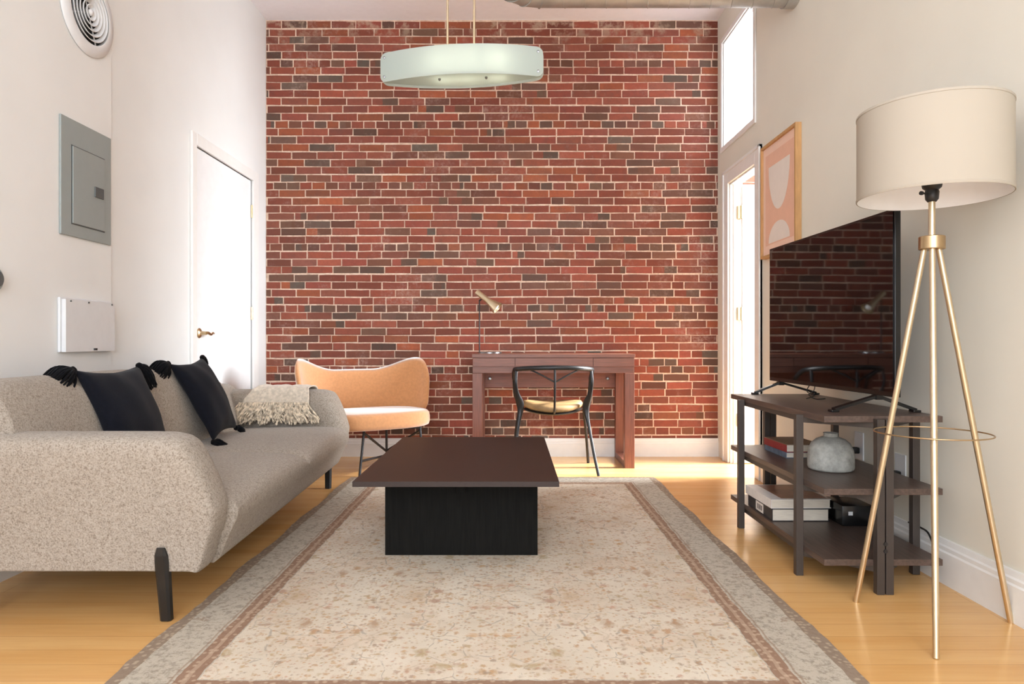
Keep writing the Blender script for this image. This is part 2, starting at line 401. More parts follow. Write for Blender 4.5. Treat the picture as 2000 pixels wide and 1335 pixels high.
def brick_wall():
    rnd = random.Random(11); bm = bmesh.new(); lay = bm.loops.layers.float_color.new('brick_colour')
    CH = 0.0581; zc0 = 2.978; joint = 0.0088
    i0 = int((zc0-0.03)/CH)
    red = [(150, 78, 60), (146, 76, 58), (152, 82, 64), (140, 74, 57), (150, 78, 64), (158, 86, 58), (142, 77, 62), (134, 71, 55)]
    dark = [(98, 78, 66), (88, 74, 64), (108, 84, 68), (96, 86, 76), (108, 74, 58)]
    x_end = XO+0.02
    for r in range(-i0, 7):
        zc = zc0+r*CH+rnd.uniform(-.0008, .0008)
        if zc-CH/2 < 0.02 or zc+CH/2 > ZC-0.005: continue
        header = (r % 8 == 0)
        L = 0.096 if header else 0.1925
        x = XL-rnd.uniform(0, L) if header else XL-(0.08 if r % 2 else 0.17)+rnd.uniform(-.02, .02)
        amp = 0.0022; ph = rnd.uniform(0, 6)
        while x < x_end:
            l = L*rnd.uniform(0.95, 1.06)
            if not header and rnd.random() < 0.04: l = L*0.5
            a, b = max(x, XL), min(x+l, x_end)
            x += l
            if b-a < 0.02: continue
            pdark = 0.42 if header else 0.17
            mx_ = rnd.uniform(0.55, 1.0) if rnd.random() < pdark else max(0, rnd.gauss(0.10, 0.17))
            ca, cb_ = rnd.choice(red), rnd.choice(dark); c = tuple(p*(1-mx_)+q*mx_ for p, q in zip(ca, cb_))
            k = rnd.uniform(0.88, 1.1); c = lin(tuple(min(255, v*k) for v in c))
            two = (rnd.random() < 0.07)
            c2 = lin(rnd.choice(dark))
            g = joint/2
            wav = lambda X: amp*math.sin(X*2.3+ph)
            z0, z1 = zc-CH/2+g, zc+CH/2-g
            j = lambda s=.0022: rnd.uniform(-s, s)
            xa, xb = a+g+j(.0015), b-g+j(.0015); mid = xa+(xb-xa)*rnd.uniform(.3, .7)
            dep = rnd.uniform(0.003, 0.008)
            bot = [(xa, z0+j()), (mid, z0+j(.001)), (xb, z0+j())]; top = [(xb, z1+j()), (mid, z1+j(.001)), (xa, z1+j())]
            loop = bot+top
            cx, cz = (xa+xb)/2, (z0+z1)/2
            outer = [bm.verts.new((p[0], YB, p[1]+wav(p[0]))) for p in loop]
            mid_ = [bm.verts.new((p[0], YB-dep*0.6, p[1]+wav(p[0]))) for p in loop]
            inn = [bm.verts.new((p[0]+(0.004 if p[0] < cx-.005 else -0.004 if p[0] > cx+.005 and abs(p[0]-mid) > 1e-6 else 0), YB-dep, p[1]+wav(p[0])+(0.0035 if p[1] < cz else -0.0035))) for p in loop]
            fs = []
            for A, B in ((outer, mid_), (mid_, inn)):
                for k2 in range(6): fs.append(bm.faces.new((A[k2], A[(k2+1) % 6], B[(k2+1) % 6], B[k2])))
            fl = bm.faces.new((inn[0], inn[1], inn[4], inn[5])); fr = bm.faces.new((inn[1], inn[2], inn[3], inn[4]))
            for f in fs+[fl, fr]:
                cc = c2 if (two and f.calc_center_median().x > mid) else c
                for lp in f.loops: lp[lay] = cc
                f.material_index = 0
    b2 = box(XL-0.2, XO+0.2, YB, YB+0.25, 0, ZC, mi=1)
    me = bpy.data.meshes.new('t'); b2.to_mesh(me); b2.free(); bm.from_mesh(me)
    mm = brick_material(); m2 = mortar_material()
    o = bpy.data.meshes.new('wall_far'); bmesh.ops.recalc_face_normals(bm, faces=bm.faces); bm.to_mesh(o); bm.free()
    o.materials.append(mm); o.materials.append(m2)
    ob = bpy.data.objects.new('wall_far', o); C.objects.link(ob); struct(ob, 'exposed red brick wall with pale mortar')
brick_wall()

# left wall with the door recess (door Y 4.018-4.889)
DL0, DL1, DLZ = 4.018, 4.889, 2.018
b = bmesh.new()
box(XL-0.12, XL, YN, DL0-0.012, 0, ZC, bm=b); box(XL-0.12, XL, DL0-0.012, DL1+0.012, DLZ+0.012, ZC, bm=b)
box(XL-0.12, XL, DL1+0.012, YB, 0, ZC, bm=b); box(XL-0.2, XL-0.12, YN, YB, 0, ZC, bm=b)
struct(link('wall_left', b, 'wallleft'))
XP = XL+0.007        # boxed-out front part of the left wall
struct(link('trim_1', box(XL, XP, YN, 3.17, 0, ZC, 0.002), 'wallleft'), 'shallow boxed-out section of the cream wall')

# right wall with doorway and transom opening
RT = 0.07
DR0, DR1, DRZ = 4.35, 4.89, 2.0
TR0, TR1, TRZ0, TRZ1 = 4.36, 5.06, 2.285, 3.085
b = bmesh.new()
box(XR, XR+RT, YN, DR0, 0, ZC, bm=b)
box(XR, XR+RT, DR0, YB, TRZ1, ZC, bm=b)
box(XR, XR+RT, DR0, YB, DRZ, TRZ0, bm=b)
box(XR, XR+RT, DR1, YB, 0, DRZ, bm=b)
box(XR, XR+RT, TR1, YB, TRZ0, TRZ1, bm=b)
box(XR, XR+RT, DR0, TR0, TRZ0, TRZ1, bm=b)
struct(link('wall_right', b, 'wall'))
# back wall with window openings
b = bmesh.new(); wx0, wx1, wz0, wz1 = -1.65, 1.3, 0.55, 2.95
box(XL-0.2, wx0, YN-0.15, YN, 0, ZC, bm=b); box(wx1, XO+0.2, YN-0.15, YN, 0, ZC, bm=b)
box(wx0, wx1, YN-0.15, YN, 0, wz0, bm=b); box(wx0, wx1, YN-0.15, YN, wz1, ZC, bm=b)
struct(link('wall_near', b, 'wall'))
b = bmesh.new()
for xx in (wx0, (wx0+wx1)/2-0.03, wx1-0.06): box(xx, xx+0.06, YN-0.1, YN-0.04, wz0, wz1, bm=b)
for zz in (wz0, 1.75, wz1-0.06): box(wx0, wx1, YN-0.1, YN-0.04, zz, zz+0.06, bm=b)
struct(link('window_1', b, 'white'))
# next room: east wall with window, near partition
b = bmesh.new(); ny0, ny1, nz0, nz1 = 4.1, 5.0, 0.5, 3.2
box(XO, XO+0.2, YN, ny0, 0, ZC, bm=b); box(XO, XO+0.2, ny1, YB, 0, ZC, bm=b); box(XO, XO+0.2, ny0, ny1, 0, nz0, bm=b); box(XO, XO+0.2, ny0, ny1, nz1, ZC, bm=b)
struct(link('wall_next_room_east', b, 'white'))
struct(link('wall_next_room_south', box(XR+RT, XO, 2.6, 2.7, 0, ZC), 'white'))

# baseboards
def board_profile(h): return [(0, 0), (0.018, 0), (0.018, h*0.72), (0.014, h*0.76), (0.014, h*0.84), (0.010, h*0.88), (0.007, h), (0, h)]
def baseboard(name, p0, p1, inward, h):
    p0, p1, n = Vector(p0), Vector(p1), Vector(inward)
    A = [p0+n*a+Vector((0, 0, z)) for a, z in board_profile(h)]; B = [p1+n*a+Vector((0, 0, z)) for a, z in board_profile(h)]
    return struct(link(name, loft([A, B]), 'white'))
baseboard('baseboard_far', (XL, YB-0.009, 0), (XR, YB-0.009, 0), (0, -1, 0), 0.137)
baseboard('baseboard_right', (XR, YN, 0), (XR, 4.235, 0), (-1, 0, 0), 0.158)
baseboard('baseboard_left', (XP, YN, 0), (XP, 3.17, 0), (1, 0, 0), 0.158)
baseboard('baseboard_left', (XL, 3.172, 0), (XL, 3.95, 0), (1, 0, 0), 0.158)

# left door: casing, slab, lever, hinges
cas = bmesh.new(); XLc = XL+0.016
box(XL, XLc, DL0-0.062, DL0-0.004, 0, DLZ+0.075, 0.003, bm=cas); box(XL, XLc, DL1+0.004, DL1+0.10, 0, DLZ+0.075, 0.003, bm=cas)
box(XL, XLc, DL0-0.004, DL1+0.004, DLZ+0.004, DLZ+0.075, 0.003, bm=cas)
struct(link('trim_2', cas, 'white'), 'white door casing on the left wall')
t = thing('door_1', 'closed flat white door with brass lever in the left wall beside the brick', 'door', (XL-0.02, (DL0+DL1)/2, 0.008)); t['kind'] = 'structure'
link('door_slab', box(XL-0.042, XL-0.004, DL0, DL1, 0.008, DLZ, 0.002), 'doorpaint', t)
hb = bmesh.new(); yh, zh = DL0+0.06, 0.918
lathe([(0, 0), (0.030, 0), (0.030, 0.004), (0.024, 0.010), (0.012, 0.014), (0.010, 0.045), (0, 0.045)], (XL-0.004, yh, zh), 28, (1, 0, 0), bm=hb)
lv = catmull([(XL+0.040, yh, zh), (XL+0.043, yh+0.02, zh+0.001), (XL+0.044, yh+0.055, zh-0.008), (XL+0.042, yh+0.085, zh+0.002), (XL+0.036, yh+0.115, zh-0.001)], 5)
tube(lv, [0.010-0.0045*i/(len(lv)-1) for i in range(len(lv))], 12, bm=hb)
link('door_lever', hb, 'brass', t, True, 40)
for zz in (1.80, 1.07, 0.25):
    hb = tube([(XL+0.002, DL1+0.002, zz-0.045), (XL+0.002, DL1+0.002, zz+0.045)], 0.007, 12)
    link('hinge', hb, 'brass', t, True, 40)

# right doorway: casing, jamb, open door leaf
cas = bmesh.new(); xc0 = XR-0.016
def casing_piece(y0, y1, z0, z1):
    box(xc0, XR, y0, y1, z0, z1, 0.003, bm=cas)
casing_piece(DR1, DR1+0.105, 0, DRZ+0.10); casing_piece(DR0-0.10, DR0, 0, DRZ+0.10); casing_piece(DR0, DR1, DRZ, DRZ+0.10)
box(xc0-0.008, XR, DR1+0.085, DR1+0.105, 0, DRZ+0.10, 0.003, bm=cas); box(xc0-0.008, XR, DR0-0.10, DR0-0.08, 0, DRZ+0.10, 0.003, bm=cas)
box(xc0-0.008, XR, DR0-0.10, DR1+0.105, DRZ+0.08, DRZ+0.10, 0.003, bm=cas)
struct(link('trim_3', cas, 'white'), 'white casing around the open doorway on the right')
jb = bmesh.new()
box(XR, XR+RT, DR1-0.012, DR1, 0, DRZ, bm=jb); box(XR, XR+RT, DR0, DR0+0.012, 0, DRZ, bm=jb); box(XR, XR+RT, DR0, DR1, DRZ-0.012, DRZ, bm=jb)
box(XR+0.02, XR+0.05, DR1-0.024, DR1-0.012, 0, DRZ-0.012, bm=jb); box(XR+0.02, XR+0.05, DR0+0.012, DR0+0.024, 0, DRZ-0.012, bm=jb)
box(XR+RT, XR+RT+0.014, DR1+0.001, DR1+0.09, 0, DRZ+0.08, bm=jb)
struct(link('trim_4', jb, 'white'), 'white jamb lining of the open doorway')
t = thing('door_2', 'open white door swung into the bright next room', 'door', (XR+RT+0.3, DR1-0.03, 0.008)); t['kind'] = 'structure'
link('door_slab', box(XR+RT+0.005, XR+RT+0.60, DR1-0.05, DR1-0.014, 0.008, DRZ-0.02, 0.002), 'doorpaint', t)
for zz in (1.785, 1.065, 0.31):
    hb = tube([(XR+RT-0.004, DR1-0.058, zz-0.045), (XR+RT-0.004, DR1-0.058, zz+0.045)], 0.0065, 12)
    box(XR+RT-0.028, XR+RT-0.002, DR1-0.0545, DR1-0.012, zz-0.045, zz+0.045, bm=hb); link('hinge', hb, 'brass', t, True, 40)
# transom window
b = bmesh.new(); fx0, fx1 = XR-0.012, XR+RT
def ring_frame(bm, y0, y1, z0, z1, w, x0, x1):
    box(x0, x1, y0, y0+w, z0, z1, 0.002, bm=bm); box(x0, x1, y1-w, y1, z0, z1, 0.002, bm=bm)
    box(x0, x1, y0+w, y1-w, z0, z0+w, 0.002, bm=bm); box(x0, x1, y0+w, y1-w, z1-w, z1, 0.002, bm=bm)
t = thing('window_2', 'tall interior transom window above the open doorway', 'window', (XR, (TR0+TR1)/2, TRZ0)); t['kind'] = 'structure'
ring_frame(b, TR0-0.005, TR1+0.02, TRZ0-0.02, TRZ1+0.02, 0.035, XR-0.012, XR-0.0005); link('window_frame', b, 'white', t)
b = bmesh.new(); ring_frame(b, TR0+0.001, TR1-0.001, TRZ0+0.001, TRZ1-0.001, 0.022, XR+0.001, XR+RT-0.002); link('window_sash', b, 'white', t)
link('pane', box(XR+0.04, XR+0.044, TR0+0.022, TR1-0.022, TRZ0+0.022, TRZ1-0.022), 'frostwhite', t)

# ---------------------------------------------------------------- rug
RX0, RX1, RY0, RY1 = -1.03, 0.905, 1.50, 4.345
rnd = random.Random(3)
b = bmesh.new(); nx, ny = 40, 60; g = []
for j in range(ny+1):
    row = []
    for i in range(nx+1):
        x = RX0+(RX1-RX0)*i/nx; y = RY0+(RY1-RY0)*j/ny
        if i in (0, nx): x += 0.006*math.sin(y*9+i)+rnd.uniform(-.003, .003)
        if j in (0, ny): y += rnd.uniform(-.003, .003)
        row.append(b.verts.new((x, y, 0.0085 if 0 < i < nx and 0 < j < ny else 0.006)))
    g.append(row)
for j in range(ny):
    for i in range(nx): b.faces.new((g[j][i], g[j][i+1], g[j+1][i+1], g[j+1][i]))
ext = bmesh.ops.extrude_edge_only(b, edges=[e for e in b.edges if e.is_boundary])
for v in [v for v in ext['geom'] if isinstance(v, bmesh.types.BMVert)]: v.co.z = 0.0
rug = link('area_rug', b, rug_mat((RX0+RX1)/2, (RX1-RX0)/2, RY0, RY1))
tag(rug, 'large faded beige oriental rug with brown border stripes on the wood floor', 'rug')
RZ = 0.009

# ---------------------------------------------------------------- sofa
def yaw(p): return Vector((p[0]-(p[1]-2.1)*0.035, p[1], p[2]))
sofa = thing('sofa', 'light beige boucle sofa with black legs along the left wall', 'sofa', (-1.4, 3.05, 0))
def profile_loft(prof_fn, ys, sub=5, name='x', mat='boucle'):
    rings = []
    for y in ys:
        pr = prof_fn(y)
        c = catmull([(p[0], 0, p[1]) for p in pr], sub, closed=True)
        yy = y
        rings.append([yaw((q.x, yy, q.z)) for q in c])
    return loft(rings)
def lerp(a, b, t): return a+(b-a)*max(0, min(1, t))
def sm(t): t = max(0, min(1, t)); return t*t*(3-2*t)
# arms: side view polygon, rounded, inflated across the thickness
def arm(y_out0, y_out1, y_in, sgn, name):
    # outline (x,z) from front bottom counter-clockwise
    P = [(-0.962, 0.160), (-0.932, 0.24), (-0.903, 0.335), (-0.912, 0.39), (-0.945, 0.48), (-0.985, 0.555), (-1.03, 0.578), (-1.12, 0.584), (-1.45, 0.584), (-1.66, 0.584), (-1.72, 0.56), (-1.745, 0.45), (-1.755, 0.30), (-1.75, 0.162), (-1.60, 0.158), (-1.2, 0.158), (-1.0, 0.157)]
    c = catmull([(p[0], 0, p[1]) for p in P], 4, closed=True)
    cx, cz = -1.35, 0.37
    W = abs(y_in-y_out0)
    # (offset along the thickness 0..1, inset in metres)
    lay = [(0.0, 0.060), (0.0, 0.028), (0.045, 0.013), (0.15, 0.004), (0.34, 0.0), (0.6, 0.0), (0.82, 0.012), (0.95, 0.035), (1.0, 0.07)]
    rings = []
    for t, ins in lay:
        r = []
        for q in c:
            # inset towards the centre; the sharp underside keeps little inset
            kx = 1 if q.x > cx else -1
            dx = ins*max(0, min(1, (abs(q.x-cx)-0.15)/0.25)); dz = ins*max(0, min(1, (abs(q.z-cz)-0.05)/0.12))
            if q.z < 0.2: dz *= 0.15
            if q.z < 0.3: dx *= 0.25
            X = q.x-kx*dx; Z = q.z-(dz if q.z > cz else -dz)
            yo = lerp(y_out0, y_out1, (q.z-0.16)/0.4)
            Y = yo+(y_in-yo)*t
            r.append(yaw((X, Y, Z)))
        rings.append(r)
    o = link(name, loft(rings), 'boucle', sofa, True)
    return o
arm(2.095, 2.035, 2.235, 1, 'armrest')
arm(4.115, 4.155, 3.93, -1, 'armrest')
# seat
def seat_prof(y):
    e = min(y-2.20, 3.97-y)
    d = math.exp(-((y-3.085)/0.022)**2)*0.016+math.exp(-((y-3.085)/0.10)**2)*0.008
    crown = 0.010*math.sin(PI*((y-2.2)/0.885 % 1))
    z = 0.372-d+crown
    return [(-0.950, 0.160), (-0.915, 0.235), (-0.884, 0.305), (-0.893+d*0.3, z-0.028), (-0.945, z-0.002), (-1.05, z+0.006), (-1.25, z+0.008), (-1.50, z), (-1.60, z-0.01), (-1.66, 0.30), (-1.66, 0.17), (-1.5, 0.159), (-1.2, 0.159), (-1.0, 0.158)]
ys = [2.20+1.77*i/110 for i in range(111)]
link('seat', profile_loft(seat_prof, ys, 5), 'boucle', sofa, True)
def back_prof(y):
    k = sm((y-3.60)/0.42)*0.9
    zt = lerp(0.745, 0.600, k)
    if y < 2.2: zt -= 0.012*sm((2.2-y)/0.1)
    d = math.exp(-((y-3.085)/0.02)**2)*0.018+math.exp(-((y-3.085)/0.1)**2)*0.010
    s = (zt-0.36)
    return [(-1.49-d, 0.34), (-1.485-d, 0.34+s*0.25), (-1.515-d, 0.34+s*0.55), (-1.555-d, 0.34+s*0.85), (-1.60, zt-0.012-d*0.6), (-1.66, zt+0.002-d*0.6), (-1.72, zt-0.015), (-1.75, zt-0.07), (-1.765, 0.5), (-1.77, 0.25), (-1.755, 0.162), (-1.65, 0.160), (-1.56, 0.20)]
ys = [2.09+1.99*i/110 for i in range(111)]
link('backrest', profile_loft(back_prof, ys, 5), 'boucle', sofa, True)
# seam on the near arm
link('arm_seam', tube([yaw((x, 2.0395, 0.528)) for x in [-1.72+0.66*i/20 for i in range(21)]], 0.0018, 6), 'boucle', sofa, True)
def sofa_leg(xt, yt, xb, yb):
    prof = []
    N = 10
    b = bmesh.new(); rings = []
    for i in range(N+1):
        z = 0.002+i/N*0.235
        t = i/N; x = lerp(xb, xt, t); y = lerp(yb, yt, t)
        w = lerp(0.017, 0.021, t); dd = lerp(0.013, 0.017, t)
        if i == N: w *= 0.55; dd *= .8
        if i == N-1: w *= 0.9
        rings.append([(x+w*sx_, y+dd*sy_, z) for sx_, sy_ in ((-1, -.6), (-.6, -1), (.6, -1), (1, -.6), (1, .6), (.6, 1), (-.6, 1), (-1, .6))])
    return loft(rings)
link('leg', sofa_leg(-1.072, 2.088, -1.073, 2.122), 'legwood', sofa)
link('leg', sofa_leg(-1.108, 4.12, -1.085, 4.03), 'legwood', sofa)
link('leg', sofa_leg(-1.66, 2.088, -1.66, 2.122), 'legwood', sofa)
link('leg', sofa_leg(-1.74, 4.12, -1.72, 4.03), 'legwood', sofa)

# pillows
def tassel(c, d, L, r, n, rnd):
    b = bmesh.new(); d = Vector(d).normalized(); c = Vector(c)
    a = d.cross(Vector((0.3, 0.2, 1))).normalized(); e = d.cross(a)
    for i in range(n):
        th = rnd.uniform(0, 2*PI); q = math.sqrt(rnd.random())
        s = (a*math.cos(th)+e*math.sin(th))*q
        l = L*rnd.uniform(0.75, 1.08)
        p0 = c+s*r*0.18; p1 = c+s*r*0.85+d*l*0.3; p2 = c+s*r*1.0+d*l*0.65+Vector((0, 0, -0.008)); p3 = c+s*r*rnd.uniform(.6, 1)+d*l+Vector((0, 0, -0.018))
        tube(catmull([p0, p1, p2, p3], 3), rnd.uniform(0.003, 0.0048), 5, bm=b)
    lathe([(0, -0.012), (0.011, -0.008), (0.014, 0), (0.011, 0.01), (0, 0.014)], c, 12, d, bm=b)
    return b
def pillow(corners, thick, label, tass, puff=0.0):
    """corners: near-top, far-top, far-bottom, near-bottom"""
    A, B_, C_, D_ = [Vector(c) for c in corners]
    nrm = (B_-A).cross(D_-A).normalized()
    if nrm.x < 0: nrm = -nrm
    base = (C_+D_)/2
    t = thing('throw_pillow', label, 'pillow', tuple(base), 'navy pillows on the sofa')
    N = 22; b = bmesh.new(); grids = []
    for s in (1, -1):
        g = []
        for j in range(N+1):
            row = []
            for i in range(N+1):
                u, v = i/N, j/N
                # soften edges: pull edge middles in
                uu = u+0.10*(0.5-u)*2*math.sin(PI*v)*abs(2*u-1)**2*0.6
                vv = v+0.10*(0.5-v)*2*math.sin(PI*u)*abs(2*v-1)**2*0.6
                P = A*(1-uu)*(1-vv)+B_*uu*(1-vv)+C_*uu*vv+D_*(1-uu)*vv
                w = (max(0, math.sin(PI*u))*max(0, math.sin(PI*v)))**0.45
                P = P+nrm*(thick if s > 0 else -0.028)*w
                if 0.02 < u < .98 and .02 < v < .98: P += nrm*s*0.004*math.sin(u*13+v*5)*math.sin(v*9-u*4)
                row.append(b.verts.new(P))
            g.append(row)
        for j in range(N):
            for i in range(N): b.faces.new((g[j][i], g[j][i+1], g[j+1][i+1], g[j+1][i]))
    bmesh.ops.remove_doubles(b, verts=b.verts, dist=0.0005)
    link('cushion', b, 'navy', t, True)
    rnd = random.Random(5)
    for (c, d, L, r) in tass: link('tassel', tassel(c, d, L, r, 120, rnd), 'tassel', t, True)
    return t
p1 = [(-1.608, 2.50, 0.763), (-1.585, 2.90, 0.765), (-1.45, 2.90, 0.39), (-1.44, 2.50, 0.39)]
pillow(p1, 0.074, 'navy black square pillow with pom tassels, nearer one on the sofa', [
    (p1[0], (-0.35, -0.62, -0.55), 0.125, 0.052), (p1[1], (0.1, 0.7, -0.7), 0.10, 0.036), (p1[2], (0.6, 0.5, -0.1), 0.05, 0.02), (p1[3], (0.6, -0.6, -0.1), 0.05, 0.02)])
p2 = [(-1.628, 3.23, 0.763), (-1.615, 3.56, 0.785), (-1.455, 3.60, 0.412), (-1.405, 3.21, 0.395)]
pillow(p2, 0.074, 'navy black square pillow with pom tassels, farther one beside the knit throw', [
    (p2[0], (-0.3, -0.7, -0.55), 0.12, 0.048), (p2[1], (-0.1, 0.8, -0.3), 0.05, 0.015), (p2[2], (0.5, 0.8, -0.05), 0.045, 0.014), (p2[3], (0.7, 0.1, -0.12), 0.06, 0.02)])

# throw over the far arm
thr = thing('throw_blanket', 'oatmeal knitted throw with shaggy fringe draped over the far sofa arm', 'blanket', (-1.33, 3.95, 0.39))
rnd = random.Random(9)
path = [(4.175, 0.50), (4.170, 0.55), (4.145, 0.586), (4.09, 0.601), (4.02, 0.603), (3.955, 0.597), (3.925, 0.58), (3.912, 0.545), (3.902, 0.50)]
pc = catmull([(0, p[0], p[1]) for p in path], 4)
b = bmesh.new(); g = []; NX = 44
for k, q in enumerate(pc):
    row = []
    tt = k/(len(pc)-1)
    for i in range(NX+1):
        u = i/NX; x0 = lerp(-1.475, -1.55, sm((tt-0.6)/0.4)); x1 = lerp(-1.19, -1.165, tt)
        x = x0+(x1-x0)*u+0.004*math.sin(tt*9)
        off = 0.004*math.sin(u*17+tt*3)+0.003*math.sin(u*31)
        zz = q.z; yy = q.y
        if x > -1.27 and q.z > 0.59: zz -= 0.0
        row.append(b.verts.new((x, yy-(off if tt > .7 else 0), zz+(off*0.6+0.004 if tt <= .75 else 0))))
    g.append(row)
for a_, c_ in zip(g, g[1:]):
    for i in range(NX): b.faces.new((a_[i], a_[i+1], c_[i+1], c_[i]))
o = link('blanket', b, 'throw', thr, True)
sd = o.modifiers.new('thick', 'SOLIDIFY'); sd.thickness = 0.008; sd.offset = 0.0
b = bmesh.new()
for row_ in range(3):
    for i in range(56):
        u = (i+rnd.uniform(-.4, .4))/56; x = lerp(-1.555, -1.16, u)
        zs = 0.520-0.015*row_; y = 3.895-0.006*row_
        dx = rnd.uniform(-0.05, 0.05)+(u-0.5)*0.09; l = rnd.uniform(0.085, 0.118)-0.012*row_
        p = [(x, y, zs), (x+dx*0.25, y-rnd.uniform(.008, .022), zs-l*0.3), (x+dx*0.7+rnd.uniform(-.012, .012), y-rnd.uniform(.01, .032), zs-l*0.68), (x+dx, y-rnd.uniform(.012, .045), max(0.389, zs-l))]
        tube(catmull(p, 3), [0.0042]*4+[0.0050]*5+[0.0036], 5, bm=b)
fr = link('fringe', b, 'fringe', thr, True)

# ---------------------------------------------------------------- coffee table
ct = thing('coffee_table', 'low black wooden coffee table on the rug', 'table', (-0.205, 3.05, RZ))
TZ = 0.36
link('tabletop', box(-0.578, 0.171, 2.468, 3.632, TZ-0.019, TZ, 0.0004), 'tabletop', ct)
link('leg_panel', box(-0.510, 0.103, 2.742, 2.772, RZ, TZ-0.0195, 0.001), 'blackwood', ct)
link('leg_panel', box(-0.510, 0.103, 3.33, 3.36, RZ, TZ-0.0195, 0.001), 'blackwood', ct)
link('stretcher', box(-0.222, -0.186, 2.7725, 3.3295, 0.16, TZ-0.0195), 'blackwood', ct)
link('stretcher_end', box(-0.222, -0.186, 2.715, 2.7415, 0.262, TZ-0.0195, 0.001), 'blackwood', ct)

# ---------------------------------------------------------------- armchair
AC = Vector((-0.952, 4.60, 0)); AR = Matrix.Rotation(math.radians(33), 4, 'Z')
ac = thing('armchair', 'apricot velvet armchair with winged curved back and thin black legs, before the brick', 'armchair', tuple(AC))
def tfb(bm): bm.transform(Matrix.Translation(AC) @ AR); return bm
def back_shell():
    NU, NV = 60, 14
    def pt(u, v, s):
        ph = math.radians(lerp(-90, 90, u)); k = abs(2*u-1)
        # footprint: wide shallow curve
        rx, ry = 0.432, 0.275
        x = rx*math.sin(ph); y = 0.02+ry*math.cos(ph)
        zt = 0.672+0.082*sm((k-0.18)/0.5)           # wings rise
        zb = 0.345
        # round the wing ends
        end = max(0, (k-0.70)/0.30)
        cut = 1-math.sqrt(max(0, 1-end**2))
        mz = 0.50
        top = zt-(zt-mz)*cut; bot = zb+(mz-zb)*cut*0.75
        z = lerp(bot, top, v)
        lean = 0.10*(z-0.35)                          # leans outward with height
        flare = 1+0.28*max(0, (z-0.36))
        x *= flare; y = y*(1+0.1*(z-0.35))+lean
        n = Vector((math.sin(ph)/rx, math.cos(ph)/ry, 0)).normalized()
        edge = min(1.0, math.sin(PI*min(max(v, 0), 1))*2.2)**0.5*min(1, (1-k)*9+0.0)**0.5
        return Vector((x, y, z))+n*s*(0.019*edge)
    b = bmesh.new()
    for s in (1, -1):
        g = [[b.verts.new(pt(i/NU, j/NV, s)) for i in range(NU+1)] for j in range(NV+1)]
        for j in range(NV):
            for i in range(NU): b.faces.new((g[j][i], g[j][i+1], g[j+1][i+1], g[j+1][i]))
    bmesh.ops.remove_doubles(b, verts=b.verts, dist=0.0008)
    return b
link('backrest', tfb(back_shell()), 'velvet', ac, True)
def seat_cushion():
    rings = []; n = 56
    for z, s in [(0.300, 0.80), (0.300, 0.93), (0.308, 0.98), (0.33, 1.0), (0.362, 1.0), (0.388, 0.985), (0.402, 0.95), (0.408, 0.86), (0.412, 0.5), (0.413, 0.05)]:
        r = []
        for k in range(n):
            a = 2*PI*k/n; cx, sy = math.cos(a), math.sin(a)
            e = 2.6
            x = 0.395*s*abs(cx)**(2/e)*(1 if cx > 0 else -1); y = 0.255*s*abs(sy)**(2/e)*(1 if sy > 0 else -1)-0.02
            r.append((x, y, z))
        rings.append(r)
    return loft(rings)
link('seat', tfb(seat_cushion()), 'velvet', ac, True, 60)
for a, c in (((-0.965, 4.46, 0.2995), (-0.978, 4.376, 0.0005)), ((-0.62, 4.60, 0.2995), (-0.585, 4.52, 0.0005)), ((-0.865, 4.70, 0.2995), (-0.865, 4.72, 0.0005)), ((-1.20, 4.56, 0.2995), (-1.24, 4.58, 0.0005))):
    link('leg', tube([a, c], 0.0085, 12), 'black', ac, True, 40)
b = bmesh.new(); tube([(-0.965, 4.455, 0.27), (-0.866, 4.70, 0.115)], 0.008, 10, bm=b); link('brace', b, 'black', ac, True, 40)
link('brace', tube([(-0.972, 4.41, 0.095), (-0.866, 4.70, 0.085)], 0.008, 10), 'black', ac, True, 40)
link('brace', tube([(-0.622, 4.59, 0.27), (-0.866, 4.70, 0.115)], 0.008, 10), 'black', ac, True, 40)
b = beam((-0.965, 4.46, 0.292), (-0.62, 4.60, 0.292), 0.02, 0.014); link('seat_frame', b, 'black', ac)
link('seat_frame', beam((-1.20, 4.56, 0.292), (-0.865, 4.70, 0.292), 0.02, 0.014), 'black', ac)

# ---------------------------------------------------------------- desk
dk = thing('writing_desk', 'brown wooden writing desk with three drawers against the brick wall', 'desk', (0.285, 4.9, 0))
DX0, DX1, DY0, DY1, DZ = -0.274, 0.842, 4.665, 5.145, 0.783
link('desktop', box(DX0, DX1, DY0, DY1, DZ-0.026, DZ, 0.002), 'desk', dk)
link('drawer_case', box(DX0+0.004, DX1-0.004, DY0+0.012, DY1-0.005, 0.652, DZ-0.0265, 0.001), 'desk', dk)
for xa, xb in ((DX0+0.006, 0.019), (0.023, 0.552), (0.556, DX1-0.006)):
    link('drawer', box(xa, xb, DY0, DY0+0.0115, 0.697, DZ-0.029, 0.001), 'desk', dk)
for x0, x1 in ((DX0+0.003, DX0+0.070), (DX1-0.070, DX1-0.003)):
    f = bmesh.new()
    box(x0, x1, DY0+0.004, DY0+0.064, 0.0, 0.6515, 0.002, bm=f); box(x0, x1, DY1-0.065, DY1-0.005, 0.0, 0.6515, 0.002, bm=f)
    box(x0, x1, DY0+0.0645, DY1-0.0655, 0.0, 0.045, 0.002, bm=f)
    link('leg_frame', f, 'deskv', dk)
link('back_panel', box(DX0+0.0705, DX1-0.0705, DY1-0.035, DY1-0.015, 0.525, 0.6515), 'desk', dk)
for x in (-0.165, 0.715):
    link('bolt_cap', lathe([(0, 0), (0.013, 0), (0.013, 0.008), (0.008, 0.013), (0, 0.013)], (x, DY1-0.0355, 0.592), 16, (0, -1, 0)), 'steel', dk, True, 40)

